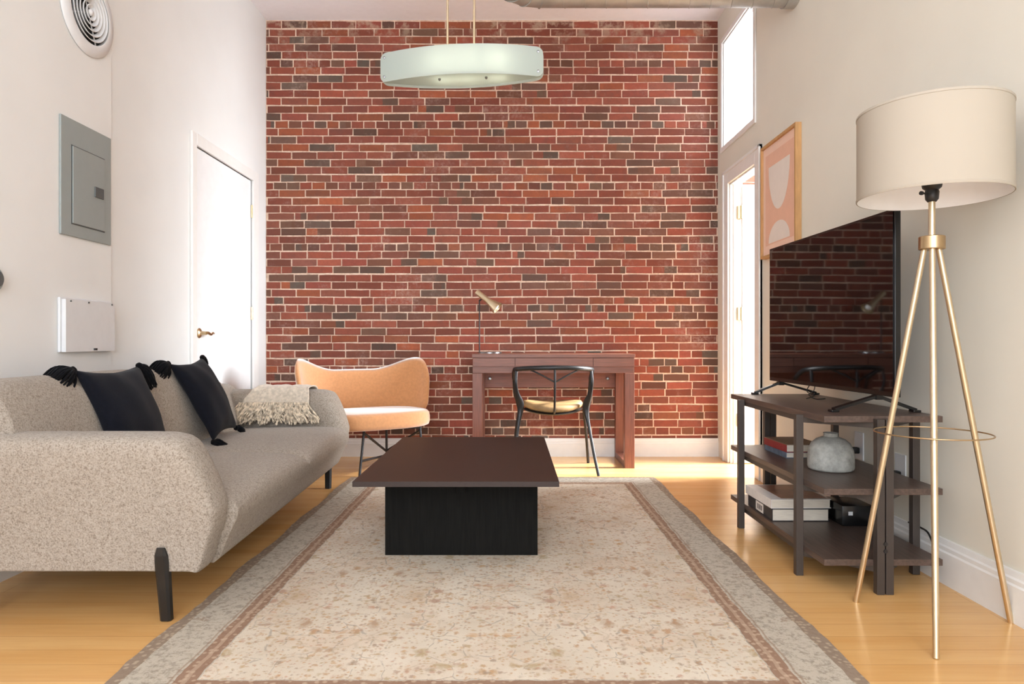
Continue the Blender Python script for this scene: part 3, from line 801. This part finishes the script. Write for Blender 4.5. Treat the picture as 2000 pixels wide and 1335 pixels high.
# desk lamp
LX, LY = -0.235, 4.92
dl = thing('desk_lamp', 'slim desk lamp with gold cone head and dark stem on the desk', 'lamp', (LX+0.05, LY, DZ))
link('base', lathe([(0, 0.0005), (0.085, 0.0005), (0.085, 0.009), (0.08, 0.012), (0, 0.012)], (LX+0.075, LY, DZ), 40), 'steel', dl, True, 40)
link('stem', tube([(LX, LY, DZ+0.011), (LX, LY, DZ+0.385)], 0.0045, 10), 'black', dl, True, 40)
hd = Vector((0.82, -0.22, -0.66)).normalized(); hc = Vector((LX-0.02, LY, DZ+0.445))
link('lamp_head', lathe([(0, 0), (0.019, 0.001), (0.021, 0.006), (0.021, 0.10), (0.024, 0.125), (0.036, 0.165), (0.047, 0.20), (0.045, 0.20), (0.034, 0.165), (0.019, 0.125), (0.0, 0.12)], hc, 32, hd), 'gold', dl, True, 40)
link('bulb', lathe([(0, 0.125), (0.012, 0.13), (0.024, 0.165), (0.026, 0.18), (0.018, 0.193), (0, 0.197)], hc, 20, hd), 'shadein', dl, True)
link('switch_bracket', tube([(LX, LY, DZ+0.38), hc+hd*0.055-Vector((0, 0, 0.018))], 0.006, 8), 'black', dl, True, 40)

# ---------------------------------------------------------------- desk chair
CX, CY = 0.275, 4.64
dc = thing('desk_chair', 'dark bent-metal chair with gold seat cushion pushed up to the desk', 'chair', (CX, CY, 0))
def tf(p): return (CX+p[0], CY+p[1], p[2])
rail = catmull([tf(p) for p in [(-0.262, 0.04, 0.615), (-0.262, -0.06, 0.668), (-0.245, -0.15, 0.686), (-0.15, -0.235, 0.696), (0, -0.262, 0.700), (0.15, -0.235, 0.696), (0.245, -0.15, 0.686), (0.262, -0.06, 0.668), (0.262, 0.04, 0.615)]], 6)
link('back_rail', tube(rail, 0.0125, 12, flat=(1.0, 1.25)), 'black', dc, True, 60)
for s in (-1, 1):
    post = catmull([tf(p) for p in [(s*0.245, -0.15, 0.686), (s*0.250, -0.165, 0.60), (s*0.240, -0.14, 0.52), (s*0.218, -0.10, 0.43), (s*0.235, -0.13, 0.30), (s*0.262, -0.20, 0.12), (s*0.283, -0.250, 0.003)]], 5)
    n = len(post); r = [0.010+0.016*math.exp(-((i/(n-1)-0.45)/0.12)**2) for i in range(n)]
    link('leg', tube(post, r, 12, flat=(0.55, 1.0)), 'black', dc, True, 60)
    fl = catmull([tf(p) for p in [(s*0.262, 0.04, 0.615), (s*0.255, 0.08, 0.5), (s*0.225, 0.12, 0.42), (s*0.245, 0.17, 0.25), (s*0.27, 0.24, 0.003)]], 5)
    link('leg', tube(fl, 0.010, 10), 'black', dc, True, 60)
sp = catmull([tf(p) for p in [(0, -0.262, 0.70), (0, -0.270, 0.60), (0, -0.255, 0.50), (0, -0.22, 0.42), (0, -0.17, 0.395)]], 5)
b = tube(sp, 0.0075, 10)
for s in (-1, 1): tube(catmull([tf((s*0.17, -0.225, 0.692)), tf((s*0.09, -0.256, 0.655)), tf((s*0.006, -0.268, 0.61))], 4), 0.0055, 8, bm=b)
link('back_splat', b, 'black', dc, True, 60)
def roundcush(zs, rx, ry, c):
    rings = []
    for z, s in zs: rings.append([(c[0]+rx*s*math.cos(2*PI*k/40), c[1]+ry*s*math.sin(2*PI*k/40)*(1.0), z+0.025*(math.cos(2*PI*k/40)*s)**2) for k in range(40)])
    return loft(rings)
link('seat', roundcush([(0.385, 0.3), (0.385, 0.9), (0.392, 0.95), (0.397, 0.9), (0.397, 0.3)], 0.215, 0.20, (CX, CY)), 'black', dc, True, 40)
link('seat_cushion', roundcush([(0.3975, 0.2), (0.399, 0.85), (0.41, 0.97), (0.428, 1.0), (0.446, 0.95), (0.455, 0.8), (0.457, 0.4), (0.455, 0.03)], 0.205, 0.195, (CX, CY)), 'cushiongold', dc, True)

# ---------------------------------------------------------------- pendant light
PC = Vector((-0.237, 3.2, 2.155))
pd = thing('pendant_light', 'long bowed frosted glass pendant light hanging before the brick wall', 'light', (PC.x, PC.y, 2.08))
PL = 0.384; yawp = math.radians(5.5)
PRm = Matrix.Translation(PC) @ Matrix.Rotation(-yawp, 4, 'Z')
def panel(sgn):
    n = 70; rings = []; R_ = 0.030
    b = bmesh.new(); front = []; back = []
    for i in range(n+1):
        u = math.sin(PI/2*math.sin(PI/2*(-1+2*i/n))); x = PL*u
        bow = 0.014+0.074*(1-u*u)
        # rounded corners
        dxe = PL*(1-abs(u)); hz = 0.068
        if dxe < R_: hz = 0.068-R_+math.sqrt(max(0, R_*R_-(R_-dxe)**2))
        for lst, off in ((front, 0.003), (back, -0.003)):
            lst.append([b.verts.new((x, sgn*(-bow+ -off), hz*q)) for q in (-1, -0.5, 0, 0.5, 1)])
    for L_ in (front, back):
        for A, B in zip(L_, L_[1:]):
            for k in range(4): b.faces.new((A[k], A[k+1], B[k+1], B[k]))
    for A, B, C_, D_ in zip(front, front[1:], back[1:], back):
        b.faces.new((A[0], B[0], C_[0], D_[0])); b.faces.new((A[4], B[4], C_[4], D_[4]))
    b.faces.new(front[0]+back[0][::-1]); b.faces.new(front[-1]+back[-1][::-1])
    b.transform(PRm); return b
link('glass_panel', panel(1), 'frost', pd, True, 40)
link('glass_panel', panel(-1), 'frost', pd, True, 40)
n = 40; top = [( PL*0.97*(-1+2*i/n), -(0.006+0.074*(1-(-1+2*i/n)**2))) for i in range(n+1)]
poly = top+[(x, -y) for x, y in reversed(top)]
b = prism(poly, 'z', -0.060, -0.055); b.transform(PRm); link('bottom_glass', b, 'frost', pd)
b = box(-0.33, 0.33, -0.012, 0.012, 0.028, 0.052, 0.002); b.transform(PRm); link('bar', b, 'steel', pd)
for x in (-0.10, 0.12):
    b = lathe([(0, 0), (0.0065, 0), (0.0065, -0.006), (0.003, -0.010), (0, -0.010)], (x, -0.02, -0.0605), 14); b.transform(PRm); link('bolt', b, 'steel', pd, True, 40)
for x in (-0.362, 0.362):
    for z in (-0.045, 0.045):
        b = lathe([(0, 0), (0.006, 0), (0.006, 0.004), (0, 0.005)], (x, -0.027, z), 14, (0, -1, 0)); b.transform(PRm); link('bolt', b, 'steel', pd, True, 40)
for x in (-0.09, 0.03, 0.17):
    b = lathe([(0, 0), (0.012, 0.003), (0.018, 0.02), (0.014, 0.035), (0, 0.045)], (x, 0, -0.02), 16); b.transform(PRm); link('bulb', b, 'bulb', pd, True)
for px in (874, 926):
    x = (px-1000)/FPX*3.2
    link('rod', tube([(x, 3.2, 2.18), (x, 3.2, ZC-0.021)], 0.0055, 10), 'gold', pd, True, 40)
b = box(-0.12, 0.12, -0.05, 0.05, 0, 0.02, 0.003); b.transform(Matrix.Translation((-0.24, 3.2, ZC-0.0205))); link('ceiling_plate', b, 'steel', pd)

# ---------------------------------------------------------------- spiral duct
dt = thing('air_duct', 'round galvanised spiral air duct crossing under the ceiling at the top', 'duct', (0.85, 3.75, 2.70))
DYC, DZC, DR = 3.75, 2.815, 0.105
b = tube([(x, DYC, DZC) for x in (0.16, 1.559)], DR, 40)
x = 0.20
while x < 1.5:   # spiral seam
    pts = []
    for k in range(25):
        a = 2*PI*k/24; pts.append((x+0.115*k/24, DYC+(DR+0.001)*math.cos(a), DZC+(DR+0.001)*math.sin(a)))
    if pts[-1][0] < 1.55: tube(pts, 0.0022, 5, bm=b)
    x += 0.115
link('straight_duct', b, 'galv', dt, True, 40)
b = bmesh.new(); pts = []
for k in range(5):
    a = k/4*PI/2; R0 = 0.20
    pts.append((0.16-R0*math.sin(a), DYC-R0*(1-math.cos(a)), DZC))
for p, q in zip(pts, pts[1:]): tube([p, q], DR*1.005, 40, bm=b, cap=False)
for p, q in zip(pts, pts[1:]):
    d = (Vector(q)-Vector(p)).normalized(); a = d.cross(Vector((0, 0, 1)))
    tube([Vector(p)+(a*math.cos(2*PI*k/36)+Vector((0, 0, 1))*math.sin(2*PI*k/36))*(DR+0.003) for k in range(36)], 0.003, 5, closed=True, bm=b)
last = Vector(pts[-1]); d = (Vector(pts[-1])-Vector(pts[-2])).normalized()
tube([last, last+d*1.4], DR, 40, bm=b)
link('elbow', b, 'galv', dt, True, 50)
link('end_collar', tube([(1.50, DYC, DZC), (1.5585, DYC, DZC)], DR+0.006, 40), 'galv', dt, True, 40)

# ---------------------------------------------------------------- things on the left wall
bp = thing('breaker_panel', 'grey metal electrical panel with a small latch on the left wall', 'electrical panel', (XP, 2.968, 1.31))
link('cover_plate', box(XP+0.0005, XP+0.010, 2.80, 3.150, 1.310, 1.802, 0.002), 'panel', bp)
f = bmesh.new(); box(XP+0.0105, XP+0.015, 2.87, 3.095, 1.365, 1.690, 0.002, bm=f); link('panel_door', f, 'panel', bp)
link('door_gap', box(XP+0.0102, XP+0.0112, 2.864, 3.099, 1.360, 1.694), 'darklabel', bp)
link('latch', box(XP+0.0152, XP+0.020, 3.015, 3.080, 1.505, 1.552, 0.002), 'darklabel', bp)
wb = thing('intercom_box', 'white enamel box with small latch below the grey panel on the left wall', 'wall box', (XP, 2.96, 0.82))
link('backplate', box(XP+0.0005, XP+0.012, 2.79, 3.150, 0.822, 1.050, 0.004), 'boxwhite', wb)
link('cover', prism([(2.80, 0.824), (3.145, 0.824), (3.145, 1.042), (2.80, 1.042)], 'x', XP+0.0125, XP+0.030), 'boxwhite', wb)
for y, z in ((2.83, 1.035), (2.95, 1.035), (3.12, 1.035)): link('screw', lathe([(0, 0), (0.004, 0), (0.004, 0.003), (0, 0.003)], (XP+0.0302, y, z), 10, (1, 0, 0)), 'darklabel', wb, True, 40)
link('latch', box(XP+0.0305, XP+0.036, 2.985, 3.005, 0.829, 0.838, 0.001), 'black', wb)
vt = thing('air_vent', 'round white vent with concentric rings high on the left wall', 'vent', (XP, 2.98, 2.12))
VC = (XP+0.0005, 2.985, 2.305)
link('rim', lathe([(0.135, 0.0), (0.182, 0.0), (0.186, 0.004), (0.182, 0.010), (0.160, 0.016), (0.140, 0.020), (0.135, 0.018), (0.135, 0.0)], VC, 64, (1, 0, 0)), 'boxwhite', vt, True, 50)
link('duct_opening', lathe([(0, 0.001), (0.1345, 0.001), (0.1345, 0.002), (0, 0.002)], VC, 48, (1, 0, 0)), 'dark', vt)
for r in (0.112, 0.090, 0.068, 0.046, 0.024):
    link('louvre_ring', lathe([(r, 0.006), (r+0.011, 0.020), (r+0.008, 0.022), (r-0.003, 0.008), (r, 0.006)], VC, 56, (1, 0, 0)), 'boxwhite', vt, True, 50)
link('hub', lathe([(0, 0.003), (0.014, 0.003), (0.014, 0.020), (0.008, 0.026), (0, 0.027)], VC, 24, (1, 0, 0)), 'boxwhite', vt, True, 40)
b = bmesh.new()
for a in (0, PI/2, PI, 3*PI/2):
    d = Vector((0, math.cos(a+0.4), math.sin(a+0.4)))
    beam(Vector(VC)+Vector((0.0065, 0, 0))+d*0.012, Vector(VC)+Vector((0.0065, 0, 0))+d*0.134, 0.004, 0.004, (1, 0, 0), bm=b)
link('spokes', b, 'boxwhite', vt)
th = thing('wall_dial', 'round grey wall fitting at the left edge of the photo', 'wall fitting', (XP, 2.405, 1.045))
link('body', lathe([(0, 0), (0.048, 0), (0.049, 0.006), (0.045, 0.018), (0.038, 0.022), (0, 0.023)], (XP+0.0005, 2.428, 1.09), 40, (1, 0, 0)), 'panel', th, True, 40)
link('dial', lathe([(0, 0), (0.03, 0), (0.029, 0.008), (0, 0.009)], (XP+0.0238, 2.428, 1.09), 32, (1, 0, 0)), 'darklabel', th, True, 40)

# ---------------------------------------------------------------- picture on the right wall
pf = thing('framed_picture', 'oak-framed peach abstract print on the right wall above the television', 'picture', (XR, 3.94, 1.37))
PY0, PY1, PZ0, PZ1 = 3.675, 4.195, 1.370, 2.050; px0, px1 = XR-0.034, XR-0.0005
fw = 0.016
b = bmesh.new(); box(px0, px1, PY0, PY0+fw, PZ0, PZ1, bm=b); box(px0, px1, PY1-fw, PY1, PZ0, PZ1, bm=b); box(px0, px1, PY0+fw, PY1-fw, PZ0, PZ0+fw, bm=b); box(px0, px1, PY0+fw, PY1-fw, PZ1-fw, PZ1, bm=b)
link('frame', b, 'oak', pf)
xa = XR-0.020
link('mat_board', box(xa, px1, PY0+fw+0.0005, PY1-fw-0.0005, PZ0+fw+0.0005, PZ1-fw-0.0005), 'peachlight', pf)
link('print', box(xa-0.0012, xa-0.0002, PY0+0.055, PY1-0.055, PZ0+0.075, PZ1-0.065), 'peach', pf)
yc = (PY0+PY1)/2
half = [(yc+0.155*math.cos(a), 1.905-0.0+0.0+(-0.27)*math.sin(a)) for a in [PI*i/24 for i in range(25)]]
link('abstract_shape', prism([(y, z) for y, z in half], 'x', xa-0.0022, xa-0.0014), 'offwhite', pf)
half = [(yc+0.155*math.cos(a), 1.452+0.115*math.sin(a)) for a in [PI*i/24 for i in range(25)]]
link('abstract_shape', prism(half, 'x', xa-0.0022, xa-0.0014), 'offwhite', pf)

# ---------------------------------------------------------------- television stand
SX0, SX1, SY0, SY1 = 1.080, 1.490, 2.360, 3.370
ts = thing('tv_stand', 'dark walnut three-tier open stand with bronze-grey metal posts under the television', 'tv stand', (1.285, 2.865, 0))
ZS = (0.1135, 0.358, 0.609)
for z in ZS: link('shelf', box(SX0, SX1, SY0, SY1, z-0.022, z, 0.0012), 'shelf', ts)
pw = 0.0265
def post(x, y, top=0.605): link('post', box(x-pw/2, x+pw/2, y-pw/2, y+pw/2, 0.0005, top, 0.001), 'post', ts)
hp = pw/2+0.0005
post(SX0-hp, 2.54, 0.586+0.01); post(SX0-hp, 3.18, 0.586+0.01)
post(SX1+hp, 2.55, 0.596); post(SX1+hp, 3.18, 0.596)
post(1.262, SY0-hp, 0.60); post(1.2925, SY0-hp, 0.60); post(1.262, SY1+hp, 0.60); post(1.2925, SY1+hp, 0.60)
for z in ZS:
    b = bmesh.new(); zr = z-0.022-0.010
    P_ = [(SX0-0.004, 2.54), (1.262, SY0-0.004), (1.2925, SY0-0.004), (SX1+0.004, 2.55), (SX1+0.004, 3.18), (1.2925, SY1+0.004), (1.262, SY1+0.004), (SX0-0.004, 3.18)]
    for i in (0, 2, 3, 4, 6, 7):
        p, q = P_[i], P_[(i+1) % 8]
        off = 0.014 if i in (3, 7) else 0
        if i == 3: p, q = (p[0]-off, p[1]), (q[0]-off, q[1])
        if i == 7: p, q = (p[0]+off, p[1]), (q[0]+off, q[1])
        beam((p[0], p[1], zr), (q[0], q[1], zr), 0.012, 0.0195, bm=b)
    link('rail', b, 'post', ts)
b = tube([(1.277, SY0-0.03, 0.175), (1.277, SY0-0.018, 0.175)], 0.007, 12); tube([(1.277, SY0-0.03, 0.150), (1.277, SY0-0.018, 0.150)], 0.007, 12, bm=b)
link('connector', b, 'black', ts, True, 40)

# ---------------------------------------------------------------- television
tv = thing('television', 'large black flat-screen television on the dark stand', 'television', (1.33, 2.9, 0.609))
A_ = Vector((1.292, 3.432, 0)); B_ = Vector((1.328, 2.372, 0)); dv = (B_-A_).normalized(); nv = Vector((0, 0, 1)).cross(dv).normalized()
if nv.x < 0: nv = -nv
Ltv = (B_-A_).length; rot = Matrix((dv, nv, Vector((0, 0, 1)))).transposed(); mid = (A_+B_)/2
zb, zt = 0.672, 1.331; zc = (zb+zt)/2; H = zt-zb
link('screen', obox(mid+nv*0.0015+Vector((0, 0, zc+0.004)), Ltv-0.016, 0.002, H-0.028, rot), 'screen', tv)
link('bezel', obox(mid+nv*0.0135+Vector((0, 0, zc)), Ltv, 0.021, H, rot, 0.002), 'tvbody', tv)
b = obox(mid+nv*0.046+Vector((0, 0, zc-0.08)), Ltv*0.86, 0.043, H*0.62, rot, 0.015, 3); link('back_housing', b, 'tvbody', tv)
for y, xa_, ya, xb_, yb_ in ((3.33, 1.19, 3.345, 1.478, 3.325), (2.50, 1.178, 2.500, 1.470, 2.490)):
    cx_ = A_.x+(B_.x-A_.x)*((3.432-y)/1.06)+0.014; b = bmesh.new()
    beam((cx_, y, 0.668), (xa_, ya, 0.6185), 0.030, 0.010, bm=b); beam((cx_, y, 0.668), (xb_, yb_, 0.6185), 0.030, 0.010, bm=b)
    box(cx_-0.012, cx_+0.012, y-0.018, y+0.018, 0.655, 0.6715, bm=b)
    for xx, yy in ((xa_, ya), (xb_, yb_)): box(xx-0.014, xx+0.014, yy-0.017, yy+0.017, 0.6095, 0.618, 0.002, bm=b)
    link('stand_foot', b, 'tvbody', tv)
b = tube(catmull([(1.36, 3.06, 0.70), (1.35, 3.05, 0.65), (1.33, 3.06, 0.63), (1.35, 3.04, 0.612), (1.40, 3.05, 0.612)], 5), 0.002, 6); tube(catmull([(1.37, 3.09, 0.70), (1.33, 3.08, 0.645), (1.36, 3.07, 0.625), (1.32, 3.06, 0.6115)], 5), 0.002, 6, bm=b)
link('cable', b, 'plug', tv, True)

# ---------------------------------------------------------------- things on the stand
z1, z0_ = ZS[1]+0.0006, ZS[0]+0.0006
vs = lathe([(0, 0), (0.076, 0.0), (0.083, 0.004), (0.0865, 0.012), (0.0865, 0.05), (0.083, 0.080), (0.072, 0.105), (0.054, 0.121), (0.034, 0.129), (0.0275, 0.132), (0.0265, 0.141), (0.0285, 0.146), (0.025, 0.147), (0.022, 0.141), (0.022, 0.13), (0.0, 0.128)], (1.268, 2.715, z1), 56)
tag(link('vase', vs, 'vase', None, True, 50), 'squat round grey stoneware vase on the middle shelf of the stand', 'vase')
def book(label, x0, x1, y0, y1, z, th, cover, top=None, group=None, tilt=0.0, labelstrip=False, pic=False):
    c = (x0+x1)/2, (y0+y1)/2
    t = thing('book', label, 'book', (c[0], c[1], z), group)
    R = Matrix.Translation((c[0], c[1], z)) @ Matrix.Rotation(math.radians(tilt), 4, 'Z') @ Matrix.Translation((-c[0], -c[1], -z))
    cv = 0.0025
    b = box(x0, x1, y0, y1, z, z+cv); box(x0, x1, y0, y1, z+th-cv, z+th, bm=b, mi=1 if top else 0); box(x0, x0+cv, y0, y1, z+cv, z+th-cv, bm=b)
    b.transform(R); link('cover', b, [cover, top] if top else cover, t)
    b = box(x0+cv+.0003, x1-0.004, y0+0.003, y1-0.003, z+cv+.0003, z+th-cv-.0003); b.transform(R); link('pages', b, 'pages', t)
    if labelstrip:
        b = box(x0-0.0006, x0-0.0001, y0+0.10, y0+0.19, z+0.006, z+th-0.006)
        b.transform(R); link('spine_label', b, 'jacket', t)
        b = bmesh.new()
        for k in range(4): box(x0-0.0011, x0-0.0007, y0+0.115+0.016*k, y0+0.123+0.016*k, z+0.015, z+th-0.015, bm=b)
        b.transform(R); link('spine_marks', b, 'charcoal', t)
    if pic:
        b = box(x0+0.05, x1-0.01, y0+0.02, y1-0.012, z+th+.0001, z+th+0.0006); b.transform(R); link('cover_picture', b, 'photo', t)
    return t
g1 = 'books on the middle shelf'; g2 = 'books on the bottom shelf'
book('blue-grey book lying under the red book on the middle shelf', 1.195, 1.355, 2.975, 3.225, z1, 0.026, 'bluegrey', None, g1)
book('red book with tan cover on top of the blue-grey book, middle shelf', 1.190, 1.350, 2.97, 3.215, z1+0.0266, 0.034, 'red', 'tan', g1, 1.5)
book('thick charcoal book with white spine label under the white one, bottom shelf', 1.090, 1.330, 2.86, 3.15, z0_, 0.052, 'charcoal', None, g2, 0, True)
book('thick white-jacketed book with brown picture cover, top of the bottom shelf stack', 1.085, 1.338, 2.865, 3.165, z0_+0.0526, 0.038, 'jacket', None, g2, 1.0, False, True)
rt = thing('router', 'black router box with small white label on the bottom shelf', 'router', (1.415, 2.86, z0_))
link('body', box(1.345, 1.475, 2.78, 2.95, z0_, z0_+0.085, 0.006), 'tvbody', rt, True, 30)
link('label', box(1.370, 1.388, 2.7792, 2.7798, z0_+0.045, z0_+0.060), 'boxwhite', rt)
for i in range(3): link('foot', lathe([(0, 0), (0.006, 0), (0.006, 0.003), (0, 0.003)], (1.36+0.05*i, 2.80, z0_-0.0001), 10), 'plug', rt)
tag(link('adapter', box(1.36, 1.40, 2.98, 3.02, z0_, z0_+0.06, 0.005), 'boxwhite'), 'small white power adapter behind the black router', 'adapter')
# outlets with plugs
for (py, pz, lab) in ((3.06, 0.40, 'white wall socket with black plug, behind the vase'), (2.735, 0.355, 'white wall socket with black plug, nearer the tripod lamp')):
    ot = thing('wall_outlet', lab, 'outlet', (XR, py, pz-0.06), 'wall sockets behind the stand')
    link('plate', box(XR-0.006, XR-0.0005, py-0.038, py+0.038, pz-0.062, pz+0.062, 0.002), 'boxwhite', ot)
    b = box(XR-0.040, XR-0.0065, py-0.014, py+0.014, pz-0.034, pz-0.006, 0.005)
    tube(catmull([(XR-0.038, py, pz-0.02), (XR-0.055, py, pz-0.025), (XR-0.058, py, pz-0.07), (XR-0.04, py+0.01, pz-0.16)], 5), 0.003, 8, bm=b)
    link('plug', b, 'plug', ot, True, 40)
cb = tube(catmull([(1.545, 2.66, 0.163), (1.545, 2.58, 0.164), (1.538, 2.52, 0.158), (1.532, 2.475, 0.11), (1.532, 2.462, 0.04), (1.530, 2.46, 0.0045)], 6), 0.0035, 8)
tag(link('power_cable', cb, 'plug', None, True), 'black power cable running down over the right baseboard', 'cable')

# ---------------------------------------------------------------- floor lamp
LC = Vector((1.281, 2.082, 0))
fl = thing('floor_lamp', 'gold tripod floor lamp with wide cream drum shade', 'lamp', tuple(LC))
zcol0, zcol1 = 1.147, 1.187
feet = [(1.160, 1.867), (1.145, 2.272), (1.539, 2.106)]
for fx, fy in feet:
    d = (Vector((fx, fy, 0))-LC).normalized()
    top = LC+d*0.022+Vector((0, 0, zcol0+0.004)); ft = Vector((fx, fy, 0.001))
    link('leg', tube([top, top.lerp(ft, 0.5), ft], [0.0085, 0.0092, 0.0086], 16), 'gold', fl, True, 40)
link('collar', lathe([(0, zcol0), (0.034, zcol0), (0.036, zcol0+0.002), (0.036, zcol1-0.002), (0.034, zcol1), (0, zcol1)], (LC.x, LC.y, 0), 40), 'goldcollar', fl, True, 40)
link('pole', tube([(LC.x, LC.y, zcol1+0.0002), (LC.x, LC.y, 1.300)], 0.0095, 16), 'gold', fl, True, 40)
link('socket', lathe([(0, 1.292), (0.012, 1.292), (0.018, 1.300), (0.020, 1.322), (0.018, 1.328), (0.026, 1.335), (0.028, 1.345), (0, 1.345)], (LC.x, LC.y, 0), 24), 'black', fl, True, 40)
b = tube([(LC.x-0.018, LC.y-0.006, 1.315), (LC.x-0.040, LC.y-0.016, 1.315)], 0.0025, 8); lathe([(0, 0), (0.006, 0.001), (0.006, 0.008), (0, 0.009)], (LC.x-0.038, LC.y-0.0155, 1.315), 10, (-1, -0.4, 0), bm=b)
link('switch', b, 'black', fl, True, 40)
link('bulb', lathe([(0.012, 1.345), (0.014, 1.36), (0.028, 1.40), (0.030, 1.42), (0.022, 1.445), (0, 1.452)], (LC.x, LC.y, 0), 20), 'shadein', fl, True)
zr = 0.588; ringr = 0.246*(1-zr/zcol0)+0.022+0.016
link('brace_ring', tube([(LC.x+ringr*math.cos(2*PI*k/64), LC.y+ringr*math.sin(2*PI*k/64), zr) for k in range(64)], 0.0022, 8, closed=True), 'goldcollar', fl, True)
SR, sz0, sz1 = 0.206, 1.305, 1.569
b = lathe([(SR, sz0), (SR, sz1)], (LC.x, LC.y, 0), 96, mi=0)
lathe([(SR-0.002, sz1), (SR-0.002, sz0)], (LC.x, LC.y, 0), 96, bm=b, mi=1)
lathe([(SR, sz0), (SR-0.002, sz0)], (LC.x, LC.y, 0), 96, bm=b, mi=0); lathe([(SR, sz1), (SR-0.002, sz1)], (LC.x, LC.y, 0), 96, bm=b, mi=0)
bmesh.ops.remove_doubles(b, verts=b.verts, dist=0.0001)
sh = link('lamp_shade', b, ['shade', 'shadein'], fl, True, 40)
b = lathe([(SR+0.0004, sz0-0.0005), (SR+0.0016, sz0+0.001), (SR+0.0016, sz0+0.007), (SR+0.0004, sz0+0.008)], (LC.x, LC.y, 0), 96)
link('shade_trim', b, 'shade', fl, True, 40); b = lathe([(SR+0.0004, sz1-0.008), (SR+0.0016, sz1-0.007), (SR+0.0016, sz1-0.001), (SR+0.0004, sz1+0.0005)], (LC.x, LC.y, 0), 96)
link('shade_trim', b, 'shade', fl, True, 40)
b = bmesh.new()
for k in range(3):
    a = 2*PI*k/3+0.5; tube([(LC.x, LC.y, 1.36), (LC.x+(SR-0.004)*math.cos(a), LC.y+(SR-0.004)*math.sin(a), 1.545)], 0.0018, 6, bm=b)
link('shade_spider', b, 'black', fl, True)
